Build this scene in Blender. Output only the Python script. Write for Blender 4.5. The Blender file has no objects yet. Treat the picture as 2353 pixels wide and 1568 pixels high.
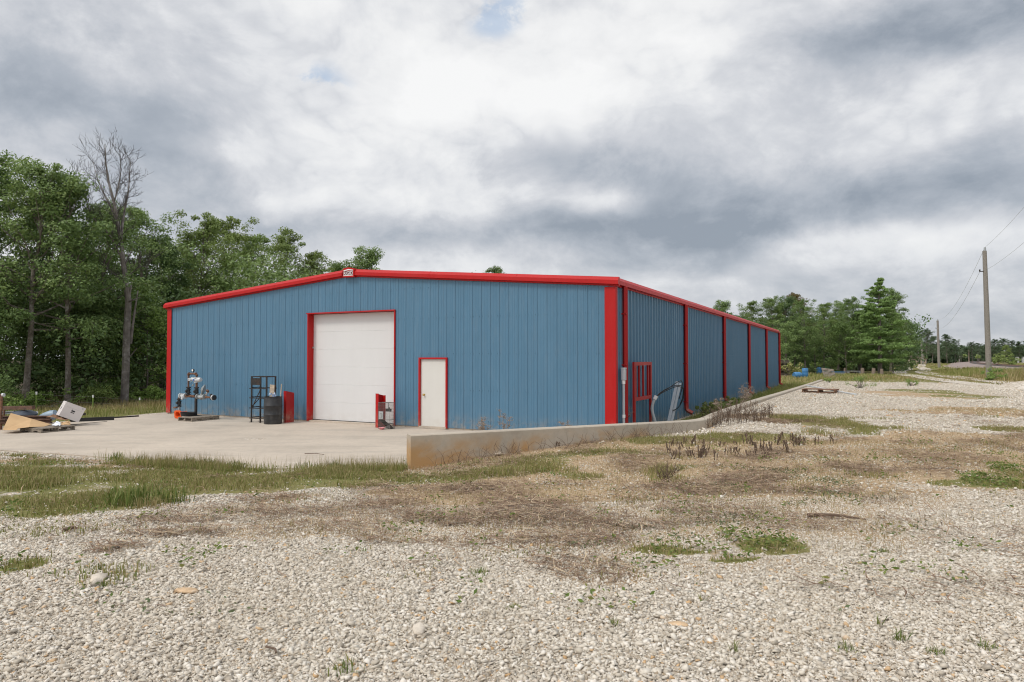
import bpy, math, random
import numpy as np
from mathutils import Vector, Matrix, Euler

random.seed(7)
rng = np.random.default_rng(11)
R = math.radians
EXPO = 0.08
SC = bpy.context.scene
COL = SC.collection

# ------------------------------------------------------------------ camera numbers
# measurements were taken on a 2353 x 1568 view of the photograph
FPX, CX, CY, EYE, PITCH = 1561.0, 1176.5, 784.0, 2.09, R(1.5)
cp, sp = math.cos(PITCH), math.sin(PITCH)

def ray(px, py):
    a, b = (px - CX) / FPX, -(py - CY) / FPX
    return Vector((a, cp - b * sp, sp + b * cp))

def gp(px, py, z=0.0):
    d = ray(px, py); t = (z - EYE) / d.z
    return Vector((d.x * t, d.y * t, z))

def at(px, py, Y):
    d = ray(px, py); t = Y / d.y
    return Vector((d.x * t, Y, EYE + d.z * t))

# building frame: local x to the right along the gable, local y along the long side
PHI = R(-27.5)
CB = Vector((2.754, 18.2, 0))
EX = Vector((math.cos(PHI), math.sin(PHI), 0)); EY = Vector((-math.sin(PHI), math.cos(PHI), 0))
def BL(x, y, z=0.0): return CB + EX * x + EY * y + Vector((0, 0, z))
SL = -0.05     # top of the concrete apron

# ------------------------------------------------------------------ materials
def nmat(name):
    m = bpy.data.materials.new(name); m.use_nodes = True
    nt = m.node_tree; nt.nodes.clear()
    out = nt.nodes.new('ShaderNodeOutputMaterial')
    return m, nt, out
def N(nt, t, **kw):
    n = nt.nodes.new(t)
    for k, v in kw.items(): setattr(n, k, v)
    return n
def L(nt, a, b): nt.links.new(a, b)
def bsdf(nt, out, rough=0.6, spec=0.5, metal=0.0):
    b = N(nt, 'ShaderNodeBsdfPrincipled')
    b.inputs['Roughness'].default_value = rough
    b.inputs['Specular IOR Level'].default_value = spec
    b.inputs['Metallic'].default_value = metal
    L(nt, b.outputs[0], out.inputs['Surface']); return b
def ramp(nt, fac, stops):
    r = N(nt, 'ShaderNodeValToRGB'); e = r.color_ramp.elements
    while len(e) < len(stops): e.new(0.5)
    for i, (p, c) in enumerate(stops):
        e[i].position = p; e[i].color = (c[0], c[1], c[2], 1)
    L(nt, fac, r.inputs[0]); return r.outputs[0]
def noise(nt, vec, scale, detail=4, rough=0.55, dist=0.0):
    n = N(nt, 'ShaderNodeTexNoise'); n.inputs['Scale'].default_value = scale
    n.inputs['Detail'].default_value = detail; n.inputs['Roughness'].default_value = rough
    n.inputs['Distortion'].default_value = dist
    if vec is not None: L(nt, vec, n.inputs['Vector'])
    return n.outputs[0]
def math_(nt, op, a, b=None, c=None, clamp=False):
    n = N(nt, 'ShaderNodeMath', operation=op); n.use_clamp = clamp
    for i, v in enumerate((a, b, c)):
        if v is None: continue
        if isinstance(v, (int, float)): n.inputs[i].default_value = v
        else: L(nt, v, n.inputs[i])
    return n.outputs[0]
def mixc(nt, fac, a, b, blend='MIX'):
    n = N(nt, 'ShaderNodeMix', data_type='RGBA', blend_type=blend)
    for sock, v in ((n.inputs[0], fac), (n.inputs[6], a), (n.inputs[7], b)):
        if isinstance(v, (int, float)): sock.default_value = v
        elif isinstance(v, tuple): sock.default_value = (v[0], v[1], v[2], 1)
        else: L(nt, v, sock)
    return n.outputs[2]
def sstep(nt, v, lo, hi):
    n = N(nt, 'ShaderNodeMapRange', interpolation_type='SMOOTHSTEP')
    L(nt, v, n.inputs[0]); n.inputs[1].default_value = lo; n.inputs[2].default_value = hi
    return n.outputs[0]
def bump(nt, h, strength, dist):
    b = N(nt, 'ShaderNodeBump'); b.inputs['Strength'].default_value = strength
    b.inputs['Distance'].default_value = dist; L(nt, h, b.inputs['Height']); return b.outputs[0]
def objco(nt): return N(nt, 'ShaderNodeTexCoord').outputs['Object']
def posco(nt): return N(nt, 'ShaderNodeNewGeometry').outputs['Position']

def simple(name, col, rough=0.6, spec=0.5, metal=0.0, var=0.25, scale=6.0, bmp=0.0, dirt=None, dirt_amt=0.5, world=False):
    m, nt, out = nmat(name); b = bsdf(nt, out, rough, spec, metal)
    co = posco(nt) if world else objco(nt)
    n1 = noise(nt, co, scale, 6, 0.6)
    lo = tuple(c * (1 - var) for c in col); hi = tuple(min(1, c * (1 + var)) for c in col)
    c = ramp(nt, n1, [(0.3, lo), (0.7, hi)])
    if dirt:
        n2 = noise(nt, co, scale * 0.45, 8, 0.7, 0.4)
        c = mixc(nt, math_(nt, 'MULTIPLY', sstep(nt, n2, 0.48, 0.66), dirt_amt), c, dirt)
    L(nt, c, b.inputs['Base Color'])
    if bmp: L(nt, bump(nt, noise(nt, co, scale * 6, 5), bmp, 0.01), b.inputs['Normal'])
    return m

def paint(name, col, rough, var=0.06, dust=(0.4, 0.37, 0.33), dust_amt=0.06, chalk=0.35, mud=0.55, spec=0.5):
    m, nt, out = nmat(name); b = bsdf(nt, out, rough, spec)
    co = posco(nt)
    mp = N(nt, 'ShaderNodeMapping'); L(nt, co, mp.inputs[0]); mp.inputs['Scale'].default_value = (1, 1, 0.18)
    n1 = noise(nt, mp.outputs[0], 1.6, 7, 0.6)
    c = ramp(nt, n1, [(0.3, tuple(x * (1 - var) for x in col)), (0.7, tuple(x * (1 + var) for x in col))])
    n2 = noise(nt, mp.outputs[0], 7.0, 8, 0.7)
    c = mixc(nt, math_(nt, 'MULTIPLY', sstep(nt, n2, 0.45, 0.75), dust_amt), c, dust)
    sp_ = N(nt, 'ShaderNodeSeparateXYZ'); L(nt, co, sp_.inputs[0])
    n3 = noise(nt, co, 3.5, 7, 0.7)
    splash = math_(nt, 'MULTIPLY', math_(nt, 'MULTIPLY', sstep(nt, math_(nt, 'MULTIPLY', sp_.outputs[2], -1), -0.55, 0.0), sstep(nt, n3, 0.38, 0.66)), mud)
    c = mixc(nt, splash, c, (0.36, 0.29, 0.21))
    c = mixc(nt, math_(nt, 'MULTIPLY', sstep(nt, noise(nt, mp.outputs[0], 0.7, 6, 0.6), 0.46, 0.70), chalk), c, tuple(min(1, x * 1.25 + .03) for x in col))
    L(nt, c, b.inputs['Base Color'])
    rr = math_(nt, 'MULTIPLY_ADD', n2, 0.2, rough - 0.1); L(nt, rr, b.inputs['Roughness'])
    L(nt, bump(nt, noise(nt, co, 2.2, 3), 0.35, 0.03), b.inputs['Normal'])
    return m

def island(name, stops, rough=0.7, spec=0.3, trans=0.0, obj_var=0.0):
    """colour per loose piece (leaf, blade, stone)"""
    m, nt, out = nmat(name)
    g = N(nt, 'ShaderNodeNewGeometry')
    v = g.outputs['Random Per Island']
    if obj_var:
        oi = N(nt, 'ShaderNodeObjectInfo')
        v = math_(nt, 'ADD', math_(nt, 'MULTIPLY', v, 1 - obj_var), math_(nt, 'MULTIPLY', oi.outputs['Random'], obj_var))
    c = ramp(nt, v, stops)
    b = bsdf(nt, out, rough, spec); L(nt, c, b.inputs['Base Color'])
    if trans:
        t = N(nt, 'ShaderNodeBsdfTranslucent'); L(nt, mixc(nt, 0.5, c, (0.10, 0.14, 0.02)), t.inputs[0])
        mx = N(nt, 'ShaderNodeMixShader'); mx.inputs[0].default_value = trans
        L(nt, b.outputs[0], mx.inputs[1]); L(nt, t.outputs[0], mx.inputs[2]); L(nt, mx.outputs[0], out.inputs['Surface'])
    return m

M = {}
M['blue'] = paint('blue_metal', (0.079, 0.184, 0.284), 0.33, chalk=0.15)
M['red'] = paint('red_metal', (0.44, 0.008, 0.008), 0.45, 0.05, dust_amt=0.02, chalk=0.12, spec=0.28)
M['red_dark'] = paint('red_steel', (0.33, 0.007, 0.008), 0.45, 0.1, dust_amt=0.02, chalk=0.12, spec=0.3)
M['sign_dark'] = simple('dark_red_panel', (0.10, 0.008, 0.008), 0.5)
M['roof'] = paint('roof_metal', (0.45, 0.45, 0.44), 0.4)
M['door_white'] = paint('door_white', (0.67, 0.672, 0.672), 0.45, 0.02, dust_amt=0.03, chalk=0.0, mud=0.12)
M['cream'] = paint('door_cream', (0.66, 0.648, 0.61), 0.45, 0.02, dust_amt=0.03, chalk=0.0, mud=0.15)
M['white'] = simple('white_paint', (0.78, 0.78, 0.78), 0.4, var=0.05)
M['brass'] = simple('brass', (0.55, 0.38, 0.12), 0.3, metal=0.9, var=0.1)
M['black'] = simple('black_plastic', (0.022, 0.023, 0.025), 0.45, var=0.4, dirt=(0.10, 0.095, 0.085), dirt_amt=0.35)
M['rubber'] = simple('black_rubber', (0.015, 0.015, 0.016), 0.55, var=0.3)
M['steel_black'] = simple('blackened_steel', (0.03, 0.028, 0.027), 0.5, metal=0.3, var=0.4, dirt=(0.11, 0.06, 0.035), dirt_amt=0.6, scale=9)
M['rust'] = simple('rusty_iron', (0.16, 0.075, 0.04), 0.75, var=0.5, scale=14, bmp=0.3, dirt=(0.05, 0.03, 0.025), dirt_amt=0.8)
M['rust_beam'] = simple('rusty_beam', (0.14, 0.075, 0.05), 0.8, var=0.45, scale=5, bmp=0.2, dirt=(0.05, 0.04, 0.038), dirt_amt=0.7)
M['grey_metal'] = simple('grey_cast_metal', (0.36, 0.38, 0.38), 0.45, metal=0.35, var=0.15, scale=10)
M['pale_metal'] = simple('pale_cast_metal', (0.55, 0.57, 0.58), 0.45, metal=0.1, var=0.12, scale=10)
M['galv'] = simple('galvanised_metal', (0.5, 0.53, 0.54), 0.38, metal=0.7, var=0.15, scale=20)
M['blue_label'] = simple('blue_label', (0.03, 0.12, 0.42), 0.5)
M['orange'] = simple('orange_plastic', (0.82, 0.11, 0.015), 0.45, var=0.12, dirt=(0.4, 0.08, 0.03), dirt_amt=0.4)
M['pvc'] = simple('grey_pvc', (0.42, 0.45, 0.48), 0.45, var=0.06)
M['pink'] = simple('pink_plastic', (0.70, 0.28, 0.30), 0.4, var=0.06)
M['blue_plastic'] = simple('blue_plastic', (0.05, 0.19, 0.40), 0.42, var=0.12, dirt=(0.15, 0.3, 0.45), dirt_amt=0.3)
M['pale_blue'] = simple('pale_blue_plastic', (0.27, 0.36, 0.44), 0.45, var=0.12)
M['dark_blue'] = simple('dark_tarp', (0.045, 0.06, 0.085), 0.6, var=0.3, scale=12, bmp=0.4)
M['green_plastic'] = simple('green_plastic', (0.08, 0.26, 0.15), 0.5)
M['cardboard'] = simple('cardboard', (0.52, 0.35, 0.19), 0.85, 0.2, var=0.09, scale=3, dirt=(0.42, 0.26, 0.13), dirt_amt=0.35)
M['card_white'] = simple('white_cardboard', (0.62, 0.58, 0.56), 0.8, 0.2, var=0.04, scale=3)
M['card_brown'] = simple('torn_cardboard', (0.24, 0.14, 0.085), 0.9, 0.1, var=0.35, scale=8, bmp=0.4)
M['paper'] = simple('white_paper', (0.72, 0.74, 0.78), 0.8, 0.2, var=0.04)
M['print'] = simple('black_print', (0.02, 0.02, 0.022), 0.7)
M['print_grey'] = simple('grey_print', (0.33, 0.32, 0.31), 0.7)
M['cloth'] = simple('blue_white_cloth', (0.45, 0.55, 0.72), 0.9, var=0.25, scale=20)
M['screen'] = simple('galvanised_wire', (0.20, 0.19, 0.18), 0.5, metal=0.5)

def wood(name, col, grey=0.5):
    m, nt, out = nmat(name); b = bsdf(nt, out, 0.85, 0.2)
    co = objco(nt); mp = N(nt, 'ShaderNodeMapping'); L(nt, co, mp.inputs[0]); mp.inputs['Scale'].default_value = (3, 22, 22)
    n1 = noise(nt, mp.outputs[0], 1.6, 6, 0.65)
    g = N(nt, 'ShaderNodeNewGeometry')
    c = ramp(nt, n1, [(0.3, tuple(x * 0.55 for x in col)), (0.55, col), (0.75, tuple(min(1, x * 1.35) for x in col))])
    c = mixc(nt, 0.55, c, ramp(nt, g.outputs['Random Per Island'], [(0, (0.55, 0.53, 0.5)), (1, (1.0, 0.98, 0.95))]), 'MULTIPLY')
    L(nt, c, b.inputs['Base Color']); L(nt, bump(nt, n1, 0.4, 0.004), b.inputs['Normal']); return m
M['wood_grey'] = wood('weathered_wood', (0.30, 0.26, 0.215))
M['wood_pale'] = wood('pale_wood', (0.55, 0.46, 0.36))
M['wood_red'] = wood('reddish_wood', (0.27, 0.155, 0.10))
M['pole'] = wood('pole_wood', (0.27, 0.25, 0.225))
M['post'] = wood('post_wood', (0.30, 0.24, 0.19))
M['bark'] = simple('bark', (0.17, 0.145, 0.12), 0.9, 0.1, var=0.45, scale=7, bmp=0.6, dirt=(0.36, 0.34, 0.31), dirt_amt=0.75)
M['bark_dead'] = simple('dead_bark', (0.17, 0.15, 0.135), 0.9, 0.1, var=0.4, scale=3, bmp=0.6, dirt=(0.42, 0.40, 0.38), dirt_amt=0.8)

def leafmat(name, a, b, c, ov=0.35, tr=0.34):
    return island(name, [(0.0, a), (0.55, b), (1.0, c)], 0.5, 0.35, tr, ov)
M['leaf'] = leafmat('oak_leaves', (0.135, 0.215, 0.070), (0.211, 0.308, 0.100), (0.317, 0.405, 0.137))
M['leaf_olive'] = leafmat('olive_leaves', (0.160, 0.224, 0.063), (0.222, 0.296, 0.082), (0.311, 0.370, 0.112))
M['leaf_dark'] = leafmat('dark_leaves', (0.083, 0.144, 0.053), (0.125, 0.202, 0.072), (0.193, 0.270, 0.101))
M['leaf_haze'] = leafmat('hazy_leaves', (0.075, 0.120, 0.067), (0.103, 0.156, 0.083), (0.147, 0.200, 0.103))  # bluish haze of distance put into the leaf colour
M['needle'] = leafmat('pine_needles', (0.161, 0.263, 0.080), (0.240, 0.377, 0.112), (0.364, 0.509, 0.154))
M['bush'] = leafmat('bush_leaves', (0.154, 0.244, 0.052), (0.218, 0.324, 0.073), (0.300, 0.406, 0.114))
M['brown_leaf'] = leafmat('browned_leaves', (0.168, 0.118, 0.050), (0.235, 0.168, 0.076), (0.286, 0.235, 0.101))
M['grass'] = island('grass_blades', [(0, (0.16, 0.20, 0.045)), (0.4, (0.24, 0.265, 0.07)), (0.75, (0.34, 0.32, 0.115)), (1, (0.48, 0.40, 0.21))], 0.6, 0.3, 0.25)
M['grass_dry'] = island('dry_grass_blades', [(0, (0.20, 0.175, 0.065)), (0.5, (0.34, 0.27, 0.125)), (1, (0.50, 0.40, 0.23))], 0.7, 0.2, 0.2)
M['straw'] = island('straw', [(0, (0.12, 0.076, 0.052)), (0.45, (0.24, 0.158, 0.108)), (0.75, (0.36, 0.26, 0.175)), (1, (0.55, 0.44, 0.30))], 0.85, 0.15)
M['stalk'] = island('dead_stalks', [(0, (0.085, 0.060, 0.045)), (0.6, (0.15, 0.107, 0.08)), (1, (0.24, 0.18, 0.13))], 0.9, 0.1)
M['umbel'] = island('dry_umbels', [(0, (0.13, 0.10, 0.075)), (0.5, (0.26, 0.20, 0.155)), (1, (0.50, 0.41, 0.33))], 0.9, 0.1)
M['weed'] = island('weed_leaves', [(0, (0.095, 0.150, 0.030)), (0.5, (0.15, 0.205, 0.048)), (1, (0.27, 0.26, 0.08))], 0.6, 0.3, 0.2)
M['clover'] = island('grey_green_ground_cover', [(0, (0.10, 0.135, 0.062)), (0.6, (0.15, 0.175, 0.09)), (1, (0.21, 0.21, 0.12))], 0.7, 0.2, 0.1)

def stone_mat():
    m, nt, out = nmat('limestone'); b = bsdf(nt, out, 0.85, 0.25)
    g = N(nt, 'ShaderNodeNewGeometry'); r = g.outputs['Random Per Island']
    c = ramp(nt, r, [(0.0, (0.36, 0.315, 0.255)), (0.12, (0.48, 0.43, 0.355)), (0.42, (0.605, 0.55, 0.465)), (0.74, (0.695, 0.645, 0.56)), (0.955, (0.76, 0.715, 0.645)), (0.972, (0.58, 0.40, 0.23)), (1.0, (0.50, 0.32, 0.16))])
    n1 = noise(nt, g.outputs['Position'], 45.0, 5, 0.65)
    c = mixc(nt, math_(nt, 'MULTIPLY', sstep(nt, n1, 0.45, 0.75), 0.4), c, (0.50, 0.41, 0.31))
    nd = noise(nt, g.outputs['Position'], 0.55, 7, 0.65)
    c = mixc(nt, math_(nt, 'MULTIPLY', sstep(nt, nd, 0.42, 0.68), 0.32), c, (0.51, 0.44, 0.345))
    L(nt, c, b.inputs['Base Color']); L(nt, bump(nt, n1, 0.25, 0.003), b.inputs['Normal']); return m
M['stone'] = stone_mat()
M['rock'] = simple('orange_rock', (0.56, 0.40, 0.25), 0.85, 0.2, var=0.3, scale=14, bmp=0.5, dirt=(0.66, 0.58, 0.48), dirt_amt=0.8)
M['rock_pale'] = simple('pale_rock', (0.62, 0.55, 0.46), 0.85, 0.2, var=0.2, scale=14, bmp=0.5)

def concrete(name, col, streak=True):
    m, nt, out = nmat(name); b = bsdf(nt, out, 0.85, 0.25)
    co = posco(nt)
    n1 = noise(nt, co, 0.5, 8, 0.62); n2 = noise(nt, co, 9, 6, 0.65); n3 = noise(nt, co, 120, 3, 0.6)
    c = ramp(nt, n1, [(0.28, tuple(x * 0.84 for x in col)), (0.5, col), (0.72, tuple(x * 1.10 for x in col))])
    c = mixc(nt, 0.5, c, ramp(nt, n2, [(0.3, (0.80, 0.79, 0.78)), (0.7, (1.08, 1.07, 1.05))]), 'MULTIPLY')
    if streak:
        mp = N(nt, 'ShaderNodeMapping'); L(nt, co, mp.inputs[0]); mp.inputs['Scale'].default_value = (0.35, 2.6, 1); mp.inputs['Rotation'].default_value = (0, 0, R(22))
        n4 = noise(nt, mp.outputs[0], 0.9, 8, 0.7, 0.6)
        c = mixc(nt, math_(nt, 'MULTIPLY', sstep(nt, n4, 0.50, 0.70), 0.5), c, (0.27, 0.245, 0.215))
        n5 = noise(nt, mp.outputs[0], 0.5, 6, 0.7, 1.0)
        c = mixc(nt, math_(nt, 'MULTIPLY', sstep(nt, n5, 0.58, 0.74), 0.5), c, (0.66, 0.61, 0.54))
        n6 = noise(nt, co, 5.5, 4, 0.75)
        c = mixc(nt, math_(nt, 'MULTIPLY', sstep(nt, n6, 0.69, 0.76), 0.65), c, (0.17, 0.14, 0.11))
        n7 = noise(nt, mp.outputs[0], 1.3, 5, 0.7, 0.5)
        c = mixc(nt, math_(nt, 'MULTIPLY', sstep(nt, n7, 0.66, 0.78), 0.5), c, (0.42, 0.28, 0.13))
    else:
        mp = N(nt, 'ShaderNodeMapping'); L(nt, co, mp.inputs[0]); mp.inputs['Scale'].default_value = (1.0, 1.0, 1.5)
        n4 = noise(nt, mp.outputs[0], 0.9, 8, 0.65, 0.6)
        sep = N(nt, 'ShaderNodeSeparateXYZ'); L(nt, co, sep.inputs[0])
        low = sstep(nt, math_(nt, 'MULTIPLY', sep.outputs[2], -1.0), -0.66, -0.22)
        c = mixc(nt, math_(nt, 'MULTIPLY', math_(nt, 'MULTIPLY', sstep(nt, math_(nt, 'ADD', n4, math_(nt, 'MULTIPLY', sstep(nt, math_(nt, 'MULTIPLY', sep.outputs[0], -1), 0.9, 1.9), 0.08)), 0.43, 0.66), 0.9), low), c, (0.46, 0.27, 0.11))
        n8 = noise(nt, co, 2.0, 9, 0.75)
        c = mixc(nt, math_(nt, 'MULTIPLY', sstep(nt, n8, 0.48, 0.72), 0.4), c, (0.24, 0.22, 0.19))
    L(nt, c, b.inputs['Base Color'])
    h = math_(nt, 'ADD', n2, math_(nt, 'MULTIPLY', n3, 0.5))
    L(nt, bump(nt, h, 0.25, 0.01), b.inputs['Normal']); return m
M['slab'] = concrete('apron_concrete', (0.50, 0.435, 0.36))
M['wallcon'] = concrete('kerb_wall_concrete', (0.46, 0.41, 0.34), False)

def ground_mat():
    m, nt, out = nmat('yard_ground'); b = bsdf(nt, out, 0.95, 0.15)
    co = posco(nt)
    def attr(n): a = N(nt, 'ShaderNodeAttribute'); a.attribute_name = n; return a.outputs['Fac']
    v = N(nt, 'ShaderNodeTexVoronoi'); v.inputs['Scale'].default_value = 19; L(nt, co, v.inputs['Vector'])
    sep = N(nt, 'ShaderNodeSeparateColor'); L(nt, v.outputs['Color'], sep.inputs[0])
    gcol = ramp(nt, sep.outputs[0], [(0, (0.31, 0.27, 0.225)), (0.25, (0.46, 0.41, 0.35)), (0.7, (0.60, 0.55, 0.48)), (0.94, (0.70, 0.66, 0.60)), (1, (0.52, 0.38, 0.24))])
    gcol = mixc(nt, math_(nt, 'MULTIPLY', sstep(nt, v.outputs['Distance'], 0.32, 0.75), 0.7), gcol, (0.42, 0.345, 0.255))
    big = noise(nt, co, 0.28, 7, 0.62); mid = noise(nt, co, 1.7, 7, 0.65); fine = noise(nt, co, 14, 6, 0.7)
    gcol = mixc(nt, math_(nt, 'MULTIPLY', sstep(nt, mid, 0.5, 0.72), 0.5), gcol, (0.45, 0.36, 0.26))
    dirt = ramp(nt, fine, [(0.25, (0.27, 0.185, 0.11)), (0.5, (0.415, 0.305, 0.19)), (0.75, (0.56, 0.45, 0.32))])
    straw = ramp(nt, fine, [(0.3, (0.20, 0.138, 0.095)), (0.7, (0.43, 0.325, 0.22))])
    gr = ramp(nt, fine, [(0.25, (0.10, 0.11, 0.035)), (0.5, (0.18, 0.18, 0.06)), (0.8, (0.28, 0.24, 0.105))])
    gr = mixc(nt, sstep(nt, big, 0.45, 0.68), gr, ramp(nt, fine, [(0.3, (0.19, 0.16, 0.07)), (0.7, (0.34, 0.275, 0.14))]))
    lit = ramp(nt, fine, [(0.3, (0.035, 0.028, 0.018)), (0.7, (0.10, 0.075, 0.045))])
    pert = math_(nt, 'ADD', math_(nt, 'MULTIPLY', math_(nt, 'SUBTRACT', mid, 0.5), 1.3), math_(nt, 'MULTIPLY', math_(nt, 'SUBTRACT', fine, 0.5), 0.9))
    c = gcol
    for nm, cc in (('dirt', dirt), ('straw', straw), ('grass', gr), ('litter', lit)):
        c = mixc(nt, sstep(nt, math_(nt, 'ADD', attr(nm), pert), 0.38, 0.62), c, cc)
    L(nt, c, b.inputs['Base Color'])
    h = math_(nt, 'ADD', math_(nt, 'MULTIPLY', v.outputs['Distance'], -0.8), fine)
    L(nt, bump(nt, h, 0.9, 0.03), b.inputs['Normal']); return m
M['ground'] = ground_mat()
def road_mat():
    m, nt, out = nmat('road_gravel'); b = bsdf(nt, out, 0.95, 0.15); co = posco(nt)
    v = N(nt, 'ShaderNodeTexVoronoi'); v.inputs['Scale'].default_value = 14; L(nt, co, v.inputs['Vector'])
    sep = N(nt, 'ShaderNodeSeparateColor'); L(nt, v.outputs['Color'], sep.inputs[0])
    c = ramp(nt, sep.outputs[0], [(0, (0.36, 0.31, 0.255)), (0.5, (0.50, 0.45, 0.38)), (1, (0.62, 0.57, 0.50))])
    c = mixc(nt, math_(nt, 'MULTIPLY', sstep(nt, noise(nt, co, 0.6, 6, 0.65), 0.5, 0.7), 0.5), c, (0.36, 0.28, 0.18))
    L(nt, c, b.inputs['Base Color']); return m
M['road'] = road_mat()
M['ballast'] = simple('ballast_stone', (0.30, 0.245, 0.225), 0.95, 0.1, var=0.35, scale=1.2, dirt=(0.17, 0.12, 0.10), dirt_amt=0.5)

# ------------------------------------------------------------------ mesh helpers
def tag(o, label=None, cat=None, group=None, kind=None):
    if label: o['label'] = label
    if cat: o['category'] = cat
    if group: o['group'] = group
    if kind: o['kind'] = kind
    return o
def thing(name, label, cat, loc=(0, 0, 0), rz=0.0, group=None):
    o = bpy.data.objects.new(name, None); COL.objects.link(o)
    o.location = loc; o.rotation_euler = (0, 0, rz); o.empty_display_size = 0.2
    return tag(o, label, cat, group)
def copy_tree(o, parent=None):
    c = o.copy(); COL.objects.link(c)
    if parent is not None: c.parent = parent
    for ch in list(o.children): copy_tree(ch, c)
    return c

class MB:
    def __init__(s): s.v = []; s.f = []
    def add(s, vs, fs):
        k = len(s.v); s.v += [tuple(v) for v in vs]; s.f += [tuple(i + k for i in f) for f in fs]; return s
    def box(s, c, d, rot=None):
        x, y, z = d[0] / 2, d[1] / 2, d[2] / 2
        vs = [Vector((i * x, j * y, k * z)) for i in (-1, 1) for j in (-1, 1) for k in (-1, 1)]
        if rot is not None: vs = [rot @ v for v in vs]
        c = Vector(c)
        return s.add([v + c for v in vs], [(0, 1, 3, 2), (4, 6, 7, 5), (0, 4, 5, 1), (2, 3, 7, 6), (0, 2, 6, 4), (1, 5, 7, 3)])
    def b2(s, a, b): return s.box([(a[i] + b[i]) / 2 for i in range(3)], [abs(b[i] - a[i]) for i in range(3)])
    def bar(s, p, q, w, h=None):
        p, q = Vector(p), Vector(q); d = q - p; h = h or w
        if d.length < 1e-6: return s
        r = d.to_track_quat('X', 'Z').to_matrix()
        return s.box((p + q) / 2, (d.length, w, h), r)
    def tube(s, pts, r, n=10, cap=True):
        pts = [Vector(p) for p in pts]; m = len(pts)
        rs = r if isinstance(r, (list, tuple)) else [r] * m
        up = None; rings = []
        for i in range(m):
            t = (pts[min(i + 1, m - 1)] - pts[max(i - 1, 0)]).normalized()
            if up is None:
                up = Vector((0, 0, 1)) if abs(t.z) < 0.9 else Vector((1, 0, 0))
            a = (up - t * up.dot(t)); a = a.normalized() if a.length > 1e-5 else t.orthogonal().normalized()
            up = a; b = t.cross(a)
            rings.append([pts[i] + (a * math.cos(2 * math.pi * k / n) + b * math.sin(2 * math.pi * k / n)) * rs[i] for k in range(n)])
        vs = [v for rg in rings for v in rg]; fs = []
        for i in range(m - 1):
            for k in range(n):
                fs.append((i * n + k, i * n + (k + 1) % n, (i + 1) * n + (k + 1) % n, (i + 1) * n + k))
        if cap: fs.append(tuple(range(n - 1, -1, -1))); fs.append(tuple((m - 1) * n + k for k in range(n)))
        return s.add(vs, fs)
    def lathe(s, prof, c=(0, 0, 0), n=28, rot=None):
        vs = []; fs = []; c = Vector(c)
        for (r, z) in prof:
            for k in range(n):
                v = Vector((r * math.cos(2 * math.pi * k / n), r * math.sin(2 * math.pi * k / n), z))
                if rot is not None: v = rot @ v
                vs.append(v + c)
        for i in range(len(prof) - 1):
            for k in range(n):
                fs.append((i * n + k, i * n + (k + 1) % n, (i + 1) * n + (k + 1) % n, (i + 1) * n + k))
        return s.add(vs, fs)
    def prism(s, poly, vec):
        vec = Vector(vec); n = len(poly); p = [Vector(q) for q in poly]
        vs = p + [q + vec for q in p]
        fs = [tuple(range(n - 1, -1, -1)), tuple(range(n, 2 * n))] + [(i, (i + 1) % n, n + (i + 1) % n, n + i) for i in range(n)]
        return s.add(vs, fs)
    def build(s, name, mat, parent=None, smooth=False, bevel=0.0, loc=None, fix=True):
        me = bpy.data.meshes.new(name); me.from_pydata(s.v, [], s.f)
        me.materials.append(M[mat] if isinstance(mat, str) else mat)
        if fix:
            import bmesh
            bm = bmesh.new(); bm.from_mesh(me); bmesh.ops.recalc_face_normals(bm, faces=bm.faces); bm.to_mesh(me); bm.free()
        if smooth:
            for p in me.polygons: p.use_smooth = True
            try: me.set_sharp_from_angle(angle=R(40))
            except Exception: pass
        o = bpy.data.objects.new(name, me); COL.objects.link(o)
        if parent is not None: o.parent = parent
        if loc is not None: o.location = loc
        if bevel:
            md = o.modifiers.new('bevel', 'BEVEL'); md.width = bevel; md.segments = 2; md.limit_method = 'ANGLE'
        return o

def np_mesh(name, V, F, mat, parent=None, smooth=False, attrs=None):
    V = np.asarray(V, np.float32); F = np.asarray(F, np.int32)
    me = bpy.data.meshes.new(name); k = F.shape[1]
    me.vertices.add(len(V)); me.vertices.foreach_set('co', V.ravel())
    me.loops.add(F.size); me.loops.foreach_set('vertex_index', F.ravel())
    me.polygons.add(len(F)); me.polygons.foreach_set('loop_start', np.arange(0, F.size, k, dtype=np.int32))
    if smooth: me.polygons.foreach_set('use_smooth', np.ones(len(F), bool))
    me.update(calc_edges=True)
    for n, a in (attrs or {}).items():
        at_ = me.attributes.new(n, 'FLOAT', 'POINT'); at_.data.foreach_set('value', np.asarray(a, np.float32))
    me.materials.append(M[mat])
    o = bpy.data.objects.new(name, me); COL.objects.link(o)
    if parent is not None: o.parent = parent
    return o

def vnoise(x, y, s=1.0, seed=0):
    x = np.asarray(x, float) * s; y = np.asarray(y, float) * s
    xi = np.floor(x).astype(np.int64); yi = np.floor(y).astype(np.int64); fx = x - xi; fy = y - yi
    fx = fx * fx * (3 - 2 * fx); fy = fy * fy * (3 - 2 * fy)
    def h(a, b):
        n = (a * 374761393 + b * 668265263 + seed * 974711) & 0x7fffffff
        n = ((n ^ (n >> 13)) * 1274126177) & 0x7fffffff
        return ((n ^ (n >> 16)) & 0xffff) / 65535.0
    return (h(xi, yi) * (1 - fx) + h(xi + 1, yi) * fx) * (1 - fy) + (h(xi, yi + 1) * (1 - fx) + h(xi + 1, yi + 1) * fx) * fy

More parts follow.
